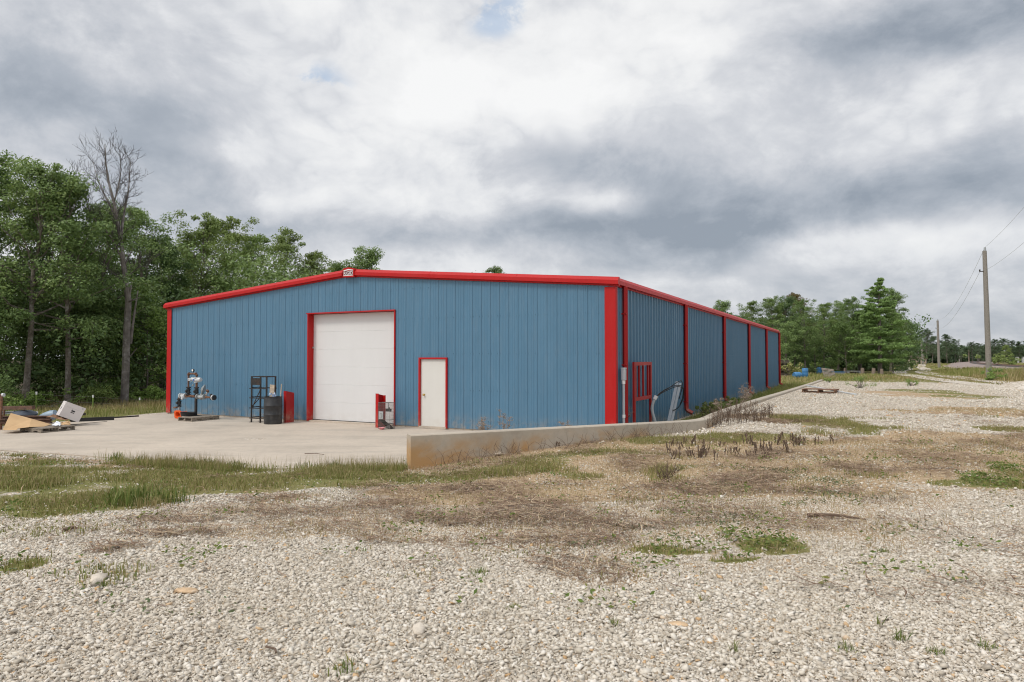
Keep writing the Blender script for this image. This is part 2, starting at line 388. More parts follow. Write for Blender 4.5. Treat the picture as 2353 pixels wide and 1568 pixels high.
# ------------------------------------------------------------------ terrain
FRONT = [(-60, 30), (-24, 20.5)] + [tuple(gp(px, py, SL)[:2]) for px, py in ((0, 1034), (200, 1047), (400, 1064), (600, 1077))]
WALL = [(-2.03, 13.4), (0.1, 14.46), (2.2, 15.5), (3.9, 16.33), (4.4, 16.62), (4.78, 17.05), (5.2, 17.9), (5.73, 19.06), (8.47, 24.2), (14.2, 34.3), (22.6, 49.6)]
WEND = np.array(WALL[-1])
def polyd(x, y, pts):
    best = np.full(np.shape(x), 1e9); sg = np.ones(np.shape(x))
    for (ax, ay), (bx, by) in zip(pts[:-1], pts[1:]):
        dx, dy = bx - ax, by - ay; l2 = dx * dx + dy * dy
        t = np.clip(((x - ax) * dx + (y - ay) * dy) / l2, 0, 1)
        d = np.hypot(x - ax - t * dx, y - ay - t * dy)
        c = (x - ax) * dy - (y - ay) * dx
        m = d < best - 1e-9
        best = np.where(m, d, best); sg = np.where(m, np.sign(c), sg)
    return best, sg
LINE = FRONT + WALL + [(22.6 + 46.2 * 6, 49.6 + 88.7 * 6)]
def ss(a, b, v):
    t = np.clip((v - a) / (b - a), 0, 1); return t * t * (3 - 2 * t)
def terrain(x, y):
    x = np.asarray(x, float); y = np.asarray(y, float)
    d, _ = polyd(x, y, FRONT + [WALL[0]])
    hi = SL - 0.03 + 0.59 * (1 - np.exp(-d / 5.5))
    ds, sg = polyd(x, y, LINE); s = ds * sg
    wid = 0.09 + np.clip((x - WEND[0]) * 0.4617 + (y - WEND[1]) * 0.887, 0, None) * 0.5
    k = ss(-wid, wid, s)
    # building frame coordinates
    lx = (x - CB.x) * EX.x + (y - CB.y) * EX.y; ly = (x - CB.x) * EY.x + (y - CB.y) * EY.y
    low = SL - 0.03 - 0.22 * ss(0.8, 9, -18.3 - lx) + 0.06 * ss(0.2, 1.2, lx) + 0.22 * ss(42, 62, ly)
    far = ss(60, 140, np.hypot(x, y))
    h = low * (1 - k) + hi * k
    h = h * (1 - far) + far * 0.32
    h = h + (vnoise(x, y, 0.45, 3) - 0.5) * 0.05 * ss(0.6, 3, ds) + (vnoise(x, y, 1.7, 5) - 0.5) * 0.02 * ss(0.3, 1, ds)
    h = h + (vnoise(x, y, 0.03, 9) - 0.5) * 0.2 * ss(90, 200, np.hypot(x, y))
    return h
def T(x, y): return float(terrain(np.array([x]), np.array([y]))[0])
def gt(px, py):
    z = 0.4
    for _ in range(25):
        p = gp(px, py, z); z = 0.5 * z + 0.5 * T(p.x, p.y)
    return Vector((p.x, p.y, T(p.x, p.y)))

# ground-cover patches measured on the photograph, turned into ellipses on the ground
def ell(px, py, rx, ry):
    p = gt(px, py); h = EYE - p.z
    return (p.x, p.y, rx * p.y / FPX, ry * p.y * p.y / (FPX * h))
GRASS_E = [ell(*e) for e in ((120, 1120, 200, 46), (-60, 1110, 200, 70), (200, 1150, 200, 40), (420, 1090, 240, 34), (520, 1118, 200, 26), (700, 1100, 220, 30), (860, 1085, 90, 22),(60, 1140, 260, 48), (330, 1112, 240, 40), (560, 1105, 250, 28), (780, 1098, 170, 24), (-140, 1150, 180, 60), (60, 1050, 70, 7),
    (1270, 1062, 130, 16), (1130, 1088, 120, 14), (1400, 1050, 110, 10), (1000, 1100, 70, 16), (1860, 972, 75, 20), (1740, 1000, 110, 9), (1560, 1012, 120, 9),
    (1760, 1250, 85, 24), (1560, 1262, 95, 12), (1690, 1284, 60, 9), (2262, 1108, 58, 14), (20, 1305, 55, 18), (2300, 1090, 60, 10), (2130, 900, 55, 6), (2250, 912, 80, 5), (1340, 1088, 60, 10), (1600, 1078, 60, 7), (2340, 990, 40, 10))]
CLOVER_E = [ell(*e) for e in ((1600, 1185, 75, 12), (1680, 1178, 60, 10), (1480, 1215, 60, 7), (1560, 1220, 50, 7), (1400, 1190, 60, 9), (1900, 1130, 90, 9), (1960, 1100, 80, 10), (2040, 1140, 80, 10), (1360, 1250, 60, 8), (1300, 1280, 50, 6), (1180, 1280, 40, 6), (1820, 1160, 60, 8), (1700, 1120, 60, 6))]
DIRT_E = [ell(*e) for e in ((1400, 1090, 560, 120), (1150, 1140, 380, 80), (1850, 1050, 450, 60), (1600, 1140, 500, 66), (2150, 1040, 300, 45),(1150, 1110, 300, 70), (1450, 1100, 380, 75), (1800, 1065, 400, 60), (1700, 1140, 330, 40), (1250, 1200, 320, 34), (950, 1195, 300, 24),(1250, 1120, 400, 60), (1650, 1085, 420, 55), (2050, 1040, 420, 42), (1500, 1032, 420, 22), (1000, 1140, 240, 40), (1150, 1050, 180, 25), (2250, 1010, 200, 22), (1900, 1130, 300, 40), (120, 1064, 160, 8), (1380, 1320, 120, 40), (1950, 858, 70, 6), (2040, 860, 60, 8), (2250, 945, 140, 10), (2100, 905, 120, 8), (700, 1225, 320, 26))]
STRAW_E = [ell(*e) for e in ((650, 1180, 320, 24), (420, 1203, 220, 14), (760, 1150, 240, 20),(1100, 1165, 330, 24), (1450, 1180, 260, 22), (1750, 1120, 260, 24), (1300, 1235, 240, 14), (2080, 1075, 160, 14), (400, 1240, 140, 10),(1230, 1178, 210, 28), (830, 1165, 210, 26), (1370, 1318, 140, 40), (1270, 1140, 160, 16), (240, 1275, 60, 14), (1660, 1040, 150, 12), (1900, 1112, 110, 12), (1500, 1165, 130, 20), (1080, 1120, 130, 14), (1200, 1040, 120, 10), (1000, 1250, 160, 12), (1560, 1130, 100, 10), (640, 1170, 110, 14), (1760, 965, 90, 10), (2000, 1150, 110, 12), (560, 1200, 130, 12), (1060, 1195, 120, 18))]
def emask(x, y, E, soft=1.0):
    v = np.zeros(np.shape(x))
    for (cx_, cy_, a, b) in E:
        q = ((x - cx_) / a) ** 2 + ((y - cy_) / b) ** 2
        v = np.maximum(v, np.clip(1.25 - q * 0.75 * soft, 0, 1))
    return v
ROAD = [tuple(gp(px, py, 0.5)[:2]) for px, py in ((2700, 905), (2353, 889), (2240, 879), (2160, 868), (2106, 859), (2090, 853), (2096, 849.5), (2108, 846.5), (2100, 843.5), (2094, 841), (2106, 838.5), (2106, 836))]
def chaikin(p, n=2):
    for _ in range(n):
        q = [p[0]]
        for a, b in zip(p[:-1], p[1:]):
            q += [tuple(a[i] * .75 + b[i] * .25 for i in range(len(a))), tuple(a[i] * .25 + b[i] * .75 for i in range(len(a)))]
        p = q + [p[-1]]
    return p
def masks(x, y):
    x = np.asarray(x, float); y = np.asarray(y, float)
    lx = (x - CB.x) * EX.x + (y - CB.y) * EX.y; ly = (x - CB.x) * EY.x + (y - CB.y) * EY.y
    wx = x + (vnoise(x, y, 0.55, 71) - .5) * 2.6 + (vnoise(x, y, 1.6, 72) - .5) * 1.1 + (vnoise(x, y, 4.5, 75) - .5) * .45
    wy = y + (vnoise(x, y, 0.55, 73) - .5) * 2.6 + (vnoise(x, y, 1.6, 74) - .5) * 1.1 + (vnoise(x, y, 4.5, 76) - .5) * .45
    k_ = np.clip((y - 4) / 9, .15, 1); wx = x + (wx - x) * k_; wy = y + (wy - y) * k_
    wob = (vnoise(x, y, 0.5, 21) - 0.5) * 2 + (vnoise(x, y, 2.0, 22) - 0.5)
    g = emask(x * .45 + wx * .55, y * .45 + wy * .55, GRASS_E) * np.clip(.5 + .95 * vnoise(x, y, 1.0, 91), 0, 1.1)
    ds, sg = polyd(x, y, LINE); s = ds * sg
    # behind the lot, left of the apron, beside the long wall
    g = np.maximum(g, ss(33.5, 36, ly + wob * 0.8) * ss(26 + 4, 26, lx))
    g = np.maximum(g, np.where((s < 0) & (lx > 0.1), 0.85, 0))
    g = np.maximum(g, ss(0.0, 0.8, -18.5 - lx + wob * 0.2))
    rd, rs = polyd(x, y, ROAD)
    wr = 3.0 + 2.2 * ss(70, 34, y)
    right = ss(wr - 0.6, wr + 0.6, rd + wob * 0.5) * (rs > 0) * (y > 24) * (x > 20)
    g = np.maximum(g, right)
    left = ss(2.2, 3.2, rd + wob * 0.4) * ss(52, 58, y + wob) * (rs < 0)
    g = np.maximum(g, left * (x > 10))
    g = np.maximum(g, ss(75, 90, y) * ss(2.0, 3.0, rd))
    g = np.maximum(g, 0.8 * ss(0.75, 0.2, np.abs(rd + wob * .3)) * (y < 75) * (y > 30) * (x > 22))
    d = emask(wx, wy, DIRT_E) * (0.72 + 0.62 * vnoise(x, y, 1.1, 31))
    st = emask(wx, wy, STRAW_E, 1.2) * (0.22 + 1.2 * vnoise(x, y, 1.3, 33) * (0.5 + .9 * vnoise(x, y, 4, 34)))
    cl = emask(wx, wy, CLOVER_E, 1.1)
    lit = ss(6.5, 9, -18.3 - lx + wob * 0.7) * (ly > -25)
    lit = np.maximum(lit, ss(70, 74, y + wob) * ss(46, 43, x) * (lx > -8) * (ly > 42))
    return g, d, st, lit, cl

def axis(fine_lo, fine_hi, step, lo, hi, grow):
    a = list(np.arange(fine_lo, fine_hi + 1e-6, step)); s = step; v = a[-1]
    while v < hi: s *= grow; v += s; a.append(v)
    s = step; v = a[0]; pre = []
    while v > lo: s *= grow; v -= s; pre.append(v)
    return np.array(pre[::-1] + a)
gx = axis(-19, 24, 0.15, -2500, 2500, 1.09); gy = axis(1.0, 50, 0.15, -400, 4000, 1.07)
GX, GY = np.meshgrid(gx, gy); nx, ny = len(gx), len(gy)
GZ = terrain(GX, GY)
mk = masks(GX, GY)
idx = np.arange(nx * ny).reshape(ny, nx)
FQ = np.stack([idx[:-1, :-1], idx[:-1, 1:], idx[1:, 1:], idx[1:, :-1]], -1).reshape(-1, 4)
ground = np_mesh('ground', np.stack([GX, GY, GZ], -1).reshape(-1, 3), FQ, 'ground', smooth=True,
    attrs={'grass': np.maximum(mk[0], mk[4] * 0.35).ravel(), 'dirt': mk[1].ravel(), 'straw': mk[2].ravel(), 'litter': mk[3].ravel()})
tag(ground, kind='structure')

# two-track gravel road
def strip(path, offs, name, mat, dz):
    p = np.array(chaikin(path, 3)); t = np.gradient(p, axis=0); t /= np.linalg.norm(t, axis=1)[:, None]; nrm = np.stack([t[:, 1], -t[:, 0]], 1)
    rows = []
    for o in offs:
        q = p + nrm * np.asarray(o)[..., None] if np.ndim(o) else p + nrm * o
        rows.append(np.column_stack([q, terrain(q[:, 0], q[:, 1]) + dz]))
    V = np.stack(rows, 1).reshape(-1, 3); k = len(offs); n = len(p)
    F = [(i * k + j, i * k + j + 1, (i + 1) * k + j + 1, (i + 1) * k + j) for i in range(n - 1) for j in range(k - 1)]
    return V, np.array(F)
V1, F1 = strip(ROAD, (-2.1, -1.6, -1.1, -0.5), 'road', 'road', 0.02)
V2, F2 = strip(ROAD, (0.5, 1.1, 1.7, 2.3), 'road', 'road', 0.02)
road = np_mesh('road', np.concatenate([V1, V2]), np.concatenate([F1, F2 + len(V1)]), 'road'); tag(road, kind='structure')

# concrete apron
ap = MB()
apoly = [BL(0.6, 0.25), BL(-18.35, 0.25), BL(-18.4, -3.6), BL(-18.5, -9.2)] + [Vector((x, y, 0)) for x, y in FRONT[2:]] + [Vector((-2.12, 13.36, 0)), Vector((4.2, 16.5, 0)), Vector((4.6, 17.1, 0)), BL(1.5, -0.2)]
ap.prism([Vector((p.x, p.y, SL - 0.25)) for p in apoly], (0, 0, 0.25))
tag(ap.build('concrete_apron', 'slab'), kind='structure')

# ------------------------------------------------------------------ building
W_, LEN, EAVE, RISE = 18.3, 38.1, 4.09, 9.15 / 12
bld = thing('metal_building', 'long blue ribbed metal shed with red trim and white doors', 'building', CB, PHI)
def roofz(x): return EAVE + RISE * (1 - abs(x + W_ / 2) / (W_ / 2))
def rib_profile(length, p=0.3048, h=0.036):
    prof = [(0.0, 0.0)]; x = 0.10
    while x < length - 0.12:
        prof += [(x, 0), (x + 0.016, h), (x + 0.050, h), (x + 0.066, 0)]
        for q in (0.14, 0.215):
            if x + q + 0.03 < length: prof += [(x + q, 0), (x + q + 0.010, 0.006), (x + q + 0.022, 0.006), (x + q + 0.032, 0)]
        x += p
    prof = [q for q in prof if q[0] < length] + [(length, 0.0)]
    return prof
OD = (-10.94, -7.305, 3.62)     # overhead door opening
MD = (-6.30, -5.35, 2.08)       # walk door opening
def interp(prof, x):
    for (a, da), (b, db) in zip(prof[:-1], prof[1:]):
        if a <= x <= b: return da + (db - da) * (x - a) / max(1e-9, b - a)
    return 0
fp = rib_profile(W_, h=0.017)
xs = sorted(set([q[0] for q in fp] + [W_ + v for v in (OD[0], OD[1], MD[0], MD[1])] + [W_ / 2]))
fw = MB(); ZB = 0.0
for a, b in zip(xs[:-1], xs[1:]):
    xa, xb = a - W_, b - W_; ya, yb = -interp(fp, a), -interp(fp, b); xm = (xa + xb) / 2; zb = ZB
    if OD[0] < xm < OD[1]: zb = OD[2]
    if MD[0] < xm < MD[1]: zb = MD[2]
    fw.add([(xa, ya, zb), (xb, yb, zb), (xb, yb, roofz(xb)), (xa, ya, roofz(xa))], [(0, 1, 2, 3)])
for zf in (0.25, 1.15, 2.25, 3.35, 4.3):      # fastener rows along the girts
    xx = 0.086
    while xx < W_ - .3:
        for o_ in (0.0, 0.094):
            xa = xx + o_ - W_
            if zf < roofz(xa) - .25 and not (OD[0] - .08 < xa < OD[1] + .08 and zf < OD[2] + .1) and not (MD[0] - .08 < xa < MD[1] + .08 and zf < MD[2] + .1): fw.box((xa, -0.006, zf), (0.020, 0.012, 0.020))
        xx += 0.3048
fw.build('front_wall', 'blue', bld, fix=False)
sw = MB(); spf = rib_profile(LEN, h=0.046)
for (a, da), (b, db) in zip(spf[:-1], spf[1:]):
    sw.add([(da, a, -0.05), (db, b, -0.05), (db, b, EAVE), (da, a, EAVE)], [(0, 1, 2, 3)])
for zf in (0.25, 1.15, 2.25, 3.35):
    yy = 0.086
    while yy < 24:
        for o_ in (0.0, 0.094): sw.box((0.006, yy + o_, zf), (0.012, 0.020, 0.020))
        yy += 0.3048
sw.build('side_wall', 'blue', bld, fix=False)
lw = MB()
for (a, da), (b, db) in zip(spf[:-1], spf[1:]):
    lw.add([(-W_ - db, b, -0.05), (-W_ - da, a, -0.05), (-W_ - da, a, EAVE), (-W_ - db, b, EAVE)], [(0, 1, 2, 3)])
lw.build('side_wall', 'blue', bld, fix=False)
bw = MB(); bw.add([(0, LEN, -0.05), (-W_, LEN, -0.05), (-W_, LEN, EAVE), (-W_ / 2, LEN, EAVE + RISE), (0, LEN, EAVE)], [(0, 1, 2, 3, 4)])
bw.build('back_wall', 'blue', bld, fix=False)
fo = MB()
fo.b2((-W_ - 0.01, 0.02, -0.4), (MD[0] - 2, 0.3, -0.003)); fo.b2((-W_ - 0.012, 0.302, -0.4), (-W_ + 0.2, LEN, -0.06)); fo.b2((-0.2, 0.304, -0.4), (0.03, LEN, -0.055)); fo.b2((MD[0] - 1.998, 0.022, -0.4), (0.0, 0.3, -0.004))
fo.build('foundation', 'slab', bld)
rf = MB()
for sx in (-1, 1):
    x0, x1 = -W_ / 2, -W_ / 2 + sx * (W_ / 2 + 0.10)
    z0, z1 = EAVE + RISE + 0.13, EAVE + 0.13 - RISE * 0.10 / (W_ / 2)
    q = [(x0, -0.1, z0), (x1, -0.1, z1), (x1, LEN + 0.1, z1), (x0, LEN + 0.1, z0)]
    rf.add(q + [(a, b, c - 0.04) for a, b, c in q], [(0, 1, 2, 3), (7, 6, 5, 4), (0, 4, 5, 1), (1, 5, 6, 2), (2, 6, 7, 3), (3, 7, 4, 0)])
rf.build('roof', 'roof', bld)
# rake trims and eave gutters: a boxed fascia with a bevelled upper face
RPR = [(0.0, -0.045), (0.055, -0.045), (0.055, -0.012), (0.145, 0.0), (0.145, 0.105), (0.06, 0.200), (0.0, 0.200)]   # (outward, up)
xr = 0.145
def rake(x0, z0, x1, z1, name='rake_trim'):
    m = MB(); a = [(x0, -o, z0 + u) for o, u in RPR]; b = [(x1, -o, z1 + u) for o, u in RPR]; n = len(a)
    m.add(a + b, [tuple(range(n)), tuple(range(2 * n - 1, n - 1, -1))] + [(i, n + i, n + (i + 1) % n, (i + 1) % n) for i in range(n)])
    for f in (0.33, 0.66):      # lap joints
        xx = x0 + (x1 - x0) * f; zz = z0 + (z1 - z0) * f
        m.prism([(xx, -o - 0.003 if o > 0 else -o, zz + u + (0.003 if u > 0.1 else 0)) for o, u in RPR], ((x1 - x0) * 0.004, 0, (z1 - z0) * 0.004))
    return m.build(name, 'red', bld)
rake(-W_ - xr, roofz(-W_) - 0.012, -W_ / 2 - 0.23, roofz(-W_ / 2 - 0.23))
rake(-W_ / 2 + 0.23, roofz(-W_ / 2 + 0.23), xr, EAVE - 0.012)
def eave(x, s):
    m = MB(); a = [(x + s * o, -0.002, EAVE - 0.012 + u) for o, u in RPR]; b = [(x + s * o, LEN + 0.15, EAVE - 0.012 + u) for o, u in RPR]; n = len(a)
    m.add(a + b, [tuple(range(n)), tuple(range(2 * n - 1, n - 1, -1))] + [(i, n + i, n + (i + 1) % n, (i + 1) % n) for i in range(n)])
    for k in range(1, 6):
        yy = k * 6.1 + 0.7; m.prism([(x + s * (o + 0.003 if o > 0 else o), yy, EAVE - 0.012 + u + (0.003 if u > 0.1 else 0)) for o, u in RPR], (0, 0.05, 0))
    return m.build('eave_gutter', 'red', bld)
eave(0.0, 1); eave(-W_, -1)
def ctrim(x0, x1, y0, y1, zt): return MB().b2((x0, y0, -0.01), (x1, y1, zt)).build('corner_trim', 'red', bld, bevel=0.006)
ctrim(-0.27, 0.042, -0.042, -0.034, EAVE - 0.06); ctrim(0.034, 0.0425, -0.0335, 0.13, EAVE - 0.06)
ctrim(-W_ - 0.042, -W_ + 0.21, -0.042, -0.034, EAVE - 0.05); ctrim(0.034, 0.0425, LEN - 0.13, LEN + 0.04, EAVE - 0.06)
# ridge sign
sg = MB(); hw = 0.232; sx0 = -W_ / 2 + 0.07
zr = roofz(sx0)
sg.prism([(sx0 - hw, -0.168, roofz(sx0 - hw) - 0.06), (sx0 + hw, -0.168, roofz(sx0 + hw) - 0.06), (sx0 + hw, -0.168, roofz(sx0 + hw) + 0.225), (sx0, -0.168, zr + 0.25), (sx0 - hw, -0.168, roofz(sx0 - hw) + 0.225)], (0, 0.16, 0))
sign = sg.build('ridge_sign', 'red', bld)
ys = -0.171
ch = MB()
zt = zr + 0.165
ch.prism([(sx0 - 0.2, ys, zt - 0.035), (sx0, ys, zt - 0.012), (sx0 + 0.2, ys, zt - 0.035), (sx0 + 0.2, ys, zt - 0.008), (sx0, ys, zt + 0.026), (sx0 - 0.2, ys, zt - 0.008)], (0, 0.0025, 0))
ch.b2((sx0 - 0.2, ys, zr - 0.03), (sx0 + 0.2, ys + 0.0025, zr - 0.007))
ch.build('emblem', 'white', sign)
MB().b2((sx0 - 0.2, ys + 0.0005, zr - 0.0065), (sx0 + 0.2, ys + 0.0022, zr + 0.131)).build('plate', 'sign_dark', sign)
def text_mesh(txt, name, mat, parent, size, loc, rot, xs_=1.0, bold=0.0):
    cu = bpy.data.curves.new(name + '_curve', 'FONT'); cu.body = txt; cu.size = size; cu.align_x = 'CENTER'; cu.extrude = 0.001; cu.offset = bold
    to = bpy.data.objects.new(name + '_tmp', cu); COL.objects.link(to)
    bpy.context.view_layer.update()
    me = bpy.data.meshes.new_from_object(to.evaluated_get(bpy.context.evaluated_depsgraph_get()))
    bpy.data.objects.remove(to); me.materials.clear(); me.materials.append(M[mat]); me.name = name
    o = bpy.data.objects.new(name, me); COL.objects.link(o); o.parent = parent
    o.location = loc; o.rotation_euler = rot; o.scale = (xs_, 1, 1); return o
text_mesh('RIGID', 'lettering', 'white', sign, 0.152, (sx0, ys - 0.0015, zr + 0.008), (R(90), 0, 0), 1.0, 0.001)
# overhead door and its frame
fr = MB()
fr.b2((OD[0] - 0.04, -0.045, -0.02), (OD[0], 0.25, OD[2])); fr.b2((OD[1], -0.045, -0.02), (OD[1] + 0.035, 0.25, OD[2])); fr.b2((OD[0] - 0.09, -0.055, OD[2] + 0.001), (OD[1] + 0.035, 0.25, OD[2] + 0.035))
fr.build('door_frame', 'red', bld)
odr = MB(); n = 6; ph = (OD[2] - 0.02) / n
for i in range(n):
    z0 = 0.012 + i * ph
    odr.add([(OD[0], 0.229, z0), (OD[1], 0.229, z0), (OD[1], 0.222, z0 + 0.006), (OD[0], 0.222, z0 + 0.006), (OD[1], 0.222, z0 + ph - 0.006), (OD[0], 0.222, z0 + ph - 0.006), (OD[1], 0.229, z0 + ph), (OD[0], 0.229, z0 + ph)],
            [(0, 1, 2, 3), (3, 2, 4, 5), (5, 4, 6, 7)])
od = odr.build('overhead_door', 'door_white', bld, fix=False)
MB().b2((OD[0], 0.20, SL), (OD[1], 0.25, 0.013)).build('bottom_seal', 'rubber', od)
MB().b2((OD[0] + 0.002, 0.15, 2.45), (OD[0] + 0.03, 0.20, 2.5)).build('latch', 'galv', od)
# walk door
df = MB()
df.b2((MD[0] - 0.045, -0.06, -0.02), (MD[0], 0.1, MD[2])); df.b2((MD[1], -0.06, -0.02), (MD[1] + 0.045, 0.1, MD[2])); df.b2((MD[0] - 0.045, -0.062, MD[2] + 0.001), (MD[1] + 0.045, 0.1, MD[2] + 0.05))
df.build('door_frame', 'red', bld)
wd = MB().b2((MD[0] + 0.055, 0.0, 0.02), (MD[1] - 0.004, 0.045, MD[2] - 0.006)).build('walk_door', 'cream', bld)
MB().b2((MD[0] + 0.001, 0.012, 0.0), (MD[0] + 0.05, 0.06, MD[2] - 0.004)).build('jamb', 'cream', wd)
MB().lathe([(0.0, 0), (0.032, 0.0), (0.032, 0.006), (0.012, 0.01), (0.012, 0.035), (0.03, 0.045), (0.033, 0.06), (0.02, 0.075), (0, 0.077)], (MD[0] + 0.14, 0.0, 0.98), 16, Matrix.Rotation(R(90), 3, 'X')).build('knob', 'brass', wd, True)
for z in (0.25, 1.05, 1.83): MB().b2((MD[1] - 0.022, -0.014, z - 0.055), (MD[1] - 0.002, -0.001, z + 0.055)).build('hinge', 'screen', wd)
MB().b2((MD[0] - 0.02, -0.075, -0.045), (MD[1] + 0.02, 0.09, 0.018)).build('threshold', 'slab', wd)
# downspouts
for y in (0.5, 7.6, 15.24, 22.86, 30.48, 38.0):
    m = MB(); dx = 0.125; zlow = 0.28 if y > 1 else 0.0
    m.tube([(dx, y, EAVE - 0.02), (dx, y, zlow), (dx + 0.03, y, zlow - 0.07), (dx + 0.22, y + 0.02, zlow - 0.17)] if y > 1 else [(dx, y, EAVE - 0.02), (dx, y, -0.03)], 0.082, 4)
    for z in (0.5, 1.9, 3.3): m.b2((0.03, y - 0.075, z), (dx + 0.062, y + 0.075, z + 0.04))
    m.build('downspout', 'red_dark', bld, bevel=0.012)

# ------------------------------------------------------------------ retaining kerb wall
rw = MB(); th = 0.26
pp = [Vector((x, y, 0)) for x, y in chaikin(WALL, 2)]
rows = []
for i, p in enumerate(pp):
    t = (pp[min(i + 1, len(pp) - 1)] - pp[max(i - 1, 0)]).normalized(); nn = Vector((t.y, -t.x, 0))
    zt = 0.60 - 0.02 * (i / len(pp))
    prof = [(th / 2, -0.5), (th / 2, zt - 0.02), (th / 2 - 0.02, zt), (-th / 2 + 0.02, zt), (-th / 2, zt - 0.02), (-th / 2, -0.5)]
    rows.append([p + nn * o + Vector((0, 0, z)) for o, z in prof])
k = 6; vs = [v for r in rows for v in r]
fs = [(i * k + j, i * k + (j + 1) % k, (i + 1) * k + (j + 1) % k, (i + 1) * k + j) for i in range(len(rows) - 1) for j in range(k)] + [tuple(range(k)), tuple(range(len(vs) - 1, len(vs) - 1 - k, -1))]
rw.add(vs, fs)
tag(rw.build('retaining_wall', 'wallcon'), 'low pale concrete retaining wall with rust stains curving along the gravel lot', 'wall')


# ------------------------------------------------------------------ things on the apron
def guard(label, p, mirror):
    t = thing('channel_guard', label, 'steel guard', p, PHI, 'red steel guards in front of the overhead door')
    s = -1 if mirror else 1; H = 1.06; D = 0.36
    m = MB(); m.prism([(0, 0, 0), (0, D, 0), (0, D, H - 0.07), (0, 0, H)], (s * 0.012, 0, 0)); m.build('web', 'red_dark', t)  # web takes the darker red: its shade is put into the colour
    for y0, z in ((0.0, H), (D - 0.014, H - 0.07)):
        MB().b2((s * 0.0125, y0, 0), (s * 0.115, y0 + 0.014, z - 0.001)).build('flange', 'red', t)
    MB().b2((-0.06, -0.03, 0), (0.15 if not mirror else 0.06, D + 0.03, 0.01) if not mirror else (0.06, D + 0.03, 0.01)).build('base_plate', 'red_dark', t, loc=(0, 0, 0.001)) if False else None
    return t
guard('upright red steel channel guard beside the black barrel', gp(657, 972, SL), True)
guard('upright red steel channel guard behind the wire cage', gp(862.5, 983, SL), False)

# barrel
bc = gp(621.5, 976, SL) + Vector((-0.02, 0.29, 0))
t = thing('barrel', 'black plastic drum with scrap wood and a stick poking out of its open top', 'barrel', bc)
MB().lathe([(0, 0.02), (0.262, 0.02), (0.275, 0.0), (0.283, 0.03), (0.290, 0.20), (0.292, 0.285), (0.298, 0.295), (0.298, 0.315), (0.292, 0.325), (0.293, 0.58), (0.299, 0.59), (0.299, 0.61), (0.292, 0.62), (0.287, 0.80), (0.272, 0.845), (0.268, 0.86), (0.284, 0.865), (0.287, 0.90), (0.272, 0.902), (0.262, 0.86), (0.27, 0.5), (0.26, 0.05), (0, 0.05)], n=40).build('shell', 'black', t, True)
tag(MB().prism([bc + Vector(v) for v in ((-0.14, 0.02, .4), (.015, 0.0, .4), (-.01, .12, 1.27), (-.165, .14, 1.29))], (0.003, 0.022, 0)).build('plank', 'wood_pale'), 'short pale board standing in the black drum', 'board')
tag(MB().tube([bc + Vector((0.19, 0, 0.4)), bc + Vector((0.235, 0.02, 0.9)), bc + Vector((0.262, 0.03, 1.31))], 0.016).build('broom_handle', 'wood_pale', smooth=True), 'thin wooden stick leaning out of the black drum', 'stick')
m = MB()
for k in range(26):
    a = random.random() * 6.28; q = Vector((0.02 + 0.12 * math.cos(a) * random.random(), -0.06 + 0.1 * math.sin(a), 0.85 + 0.14 * random.random()))
    m.add([bc + q + Vector([random.uniform(-.06, .06) for _ in range(3)]) for _ in range(4)], [(0, 1, 2, 3)])
tag(m.build('rag', 'cloth'), 'crumpled blue and white rag stuffed in the black drum', 'rag')

# welded rack
rk = gp(575.6, 970.6, SL)
t = thing('steel_rack', 'rusty black welded steel stand with rungs against the blue wall', 'rack', rk, PHI)
Wd, Dp, Ht = 0.72, 0.40, 1.52
pts4 = [(0.02, 0.02), (Wd, 0.02), (0.02, Dp), (Wd, Dp)]
for x, y in pts4: MB().b2((x - 0.02, y - 0.02, 0), (x + 0.02, y + 0.02, Ht)).build('post', 'steel_black', t)
for x, y in pts4: MB().b2((x - 0.07, y - 0.05, -0.001), (x + 0.07, y + 0.05, 0.012)).build('foot', 'steel_black', t)
MB().b2((-0.002, -0.002, Ht + 0.001), (Wd + 0.02, 0.04, Ht + 0.035)).b2((-0.002, Dp - 0.02, Ht + 0.001), (Wd + 0.02, Dp + 0.02, Ht + 0.035)).b2((Wd - 0.02, 0.041, Ht + 0.002), (Wd + 0.018, Dp - 0.021, Ht + 0.034)).b2((0, 0.041, Ht + 0.002), (0.04, Dp - 0.021, Ht + 0.034)).build('top_frame', 'steel_black', t)
MB().b2((0.0, -0.012, Ht - 0.26), (0.46, -0.001, Ht - 0.03)).build('plate', 'steel_black', t)
MB().b2((0.44, -0.02, 0.0), (0.475, 0.02, Ht)).build('post', 'steel_black', t)
for z in (0.14, 0.48, 0.82, 1.14):
    m = MB(); m.bar((-0.06, 0.0, z), (Wd + 0.05, 0.0, z), 0.03); m.bar((-0.06, Dp, z + 0.01), (Wd + 0.05, Dp, z + 0.01), 0.03); m.bar((0.02, 0, z + 0.03), (0.02, Dp, z + 0.03), 0.028); m.bar((Wd, 0, z + 0.03), (Wd, Dp, z + 0.03), 0.028)
    m.build('rung', 'steel_black', t)
MB().bar((0.02, 0.03, 0.52), (0.02, Dp - 0.02, 0.82), 0.022).bar((0.26, Dp, 0.5), (0.7, Dp, 1.12), 0.022).bar((0.05, 0.025, 0.5), (0.42, 0.025, 1.1), 0.022).build('brace', 'steel_black', t)

